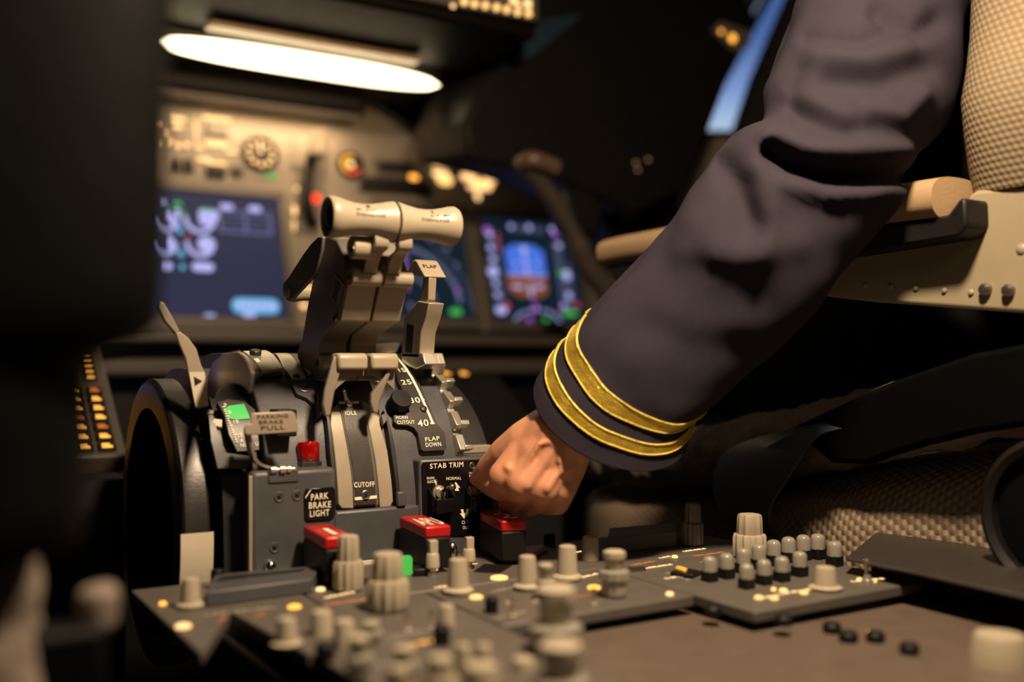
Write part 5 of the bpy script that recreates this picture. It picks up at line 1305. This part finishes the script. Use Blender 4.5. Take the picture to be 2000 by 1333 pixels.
def sleeve_pt(v, th, off=0.0, folds=True):
    L, R, t, ph = ringp(v); ph = math.radians(ph)
    A = W(L.x, L.y, t); B = W(R.x, R.y, t); c = (A + B) / 2; r = (B - A).length / 2; e1 = (B - A).normalized()
    pdn = -(FWD.cross(e1)).normalized()
    if pdn.z > 0: pdn = -pdn
    near = pdn * math.sin(ph) - FWD * math.cos(ph)
    ct, st = math.cos(th), math.sin(th)
    d = e1 * ct + near * st; k = .85
    p = c + e1 * (r * ct) + near * (r * k * st)
    if folds and st > -.2:
        q = proj(p); s = 0
        for pl, w, amp in FOLDS: s += amp * math.exp(-(seg_d(q, pl) / w) ** 2)
        fade = min(1, max(0, (st + .2) / .5)) * min(1, max(0.0, v - .5) / 2)
        p = p + near * s * fade
        nz = noise.noise(Vector((p.x * 9, p.y * 9, p.z * 16))) * .008 + noise.noise(p * 38) * .0022
        p = p + d * nz * min(1, .15 + v / 3)
    return p + d * off
NV, NT = 150, 120
rows = []
for i in range(NV + 1):
    v = (len(RG) - 1.001) * i / NV; rows.append([sleeve_pt(v, 2 * PI * j / NT) for j in range(NT)])
inner = [[sleeve_pt(v, 2 * PI * j / NT, -.003) for j in range(NT)] for v in (0.0, .25, .6, 1.2)]
slv = ob('jacket_sleeve', MB().grid(inner[::-1] + rows, closed=True), M['navy'], P, sharp=180)
def band(v0, v1, name='gold_stripe'):
    K = 8; rws = []
    for i in range(K + 1): rws.append([sleeve_pt(v0 + (v1 - v0) * i / K, 2 * PI * j / NT, .0011 + .0005 * noise.noise(Vector((j * .35, i * .8, v0 * 9)))) for j in range(NT)])
    rws = [[sleeve_pt(v0, 2 * PI * j / NT, .0002) for j in range(NT)]] + rws + [[sleeve_pt(v1, 2 * PI * j / NT, .0002) for j in range(NT)]]
    o = ob(name, MB().grid(rws, closed=True), M['gold'], slv, sharp=180)
    for v in (v0, v1):
        e = [sleeve_pt(v, 2 * PI * j / 240, .0014 + .0003 * noise.noise(Vector((j * .7, v, 0)))) for j in range(241)]; mb = MB().tube(e, .0006, 6)
        ob('braid_edging', mb, M['goldedge'], slv)
band(1.0, 1.46); band(2.02, 2.48)
# torso, far sleeve, legs, collar and head (mostly outside the frame)
def loft(name, secs, m, par, n=40, e=.8):
    rows = []
    for (x, y, z, a, b) in secs: rows.append([Vector((x + math.copysign(abs(math.cos(t)) ** e, math.cos(t)) * a, y + math.copysign(abs(math.sin(t)) ** e, math.sin(t)) * b, z)) for t in (2 * PI * j / n for j in range(n))])
    return ob(name, MB().grid(rows, closed=True, caps=True), m, par, sharp=60)
loft('jacket', [(.87, .58, .76, .17, .13), (.87, .575, .82, .18, .14), (.87, .56, .92, .165, .13), (.87, .55, 1.05, .175, .125), (.87, .54, 1.18, .20, .115), (.87, .53, 1.28, .19, .09), (.87, .53, 1.33, .12, .07), (.87, .53, 1.36, .07, .06)], M['trouser'], P)
sh = sleeve_pt(13, 0); 
ob('shoulder', MB().ball((.74, .52, 1.235), .085, 24, (1.1, .9, .9)), M['navy'], P)
ob('jacket_sleeve', MB().tube(catmull([(1.05, .53, 1.26), (1.12, .56, 1.08), (1.13, .66, .96), (1.10, .82, .93)], 6), [.062] * 7 + [.055] * 6 + [.048] * 6, 20), M['navy'], P)
tb = MB()
for sx in (-1, 1):
    tb.tube(catmull([(.87 + sx * .09, .58, .835), (.90 + sx * .10, .75, .850), (.95 + sx * .11, .96, .855), (.96 + sx * .11, 1.03, .80), (.96 + sx * .11, 1.06, .60), (.96 + sx * .11, 1.12, .25), (.96 + sx * .11, 1.14, .09)], 6), [.090] * 7 + [.080] * 12 + [.062] * 18, 24)
ob('trousers', tb, M['trouser'], P)
sb = MB()
for sx in (-1, 1): sb.ball((.96 + sx * .11, 1.18, .045), .05, 16, (.9, 2.2, .85))
ob('shoe', sb, M['leather'], P)
hdm = MB(); capsule(hdm, (.87, .54, 1.33), (.87, .555, 1.44), .055, .05); hdm.ball((.865, .575, 1.545), .095, 24, (.80, .98, 1.18)); hdm.ball((.86, .672, 1.535), .016, 12, (.7, 1, 1.2))
for sx in (-1, 1): hdm.ball((.865 + sx * .078, .565, 1.54), .024, 12, (.3, .7, 1.2))
ho = ob('head', hdm, M['skin'], body, sharp=180)
r2 = ho.modifiers.new('skin', 'REMESH'); r2.mode = 'VOXEL'; r2.voxel_size = .006; r2.use_smooth_shade = True
ob('hair', MB().ball((.865, .560, 1.575), .100, 24, (.84, .98, 1.02)), M['hair'], P)
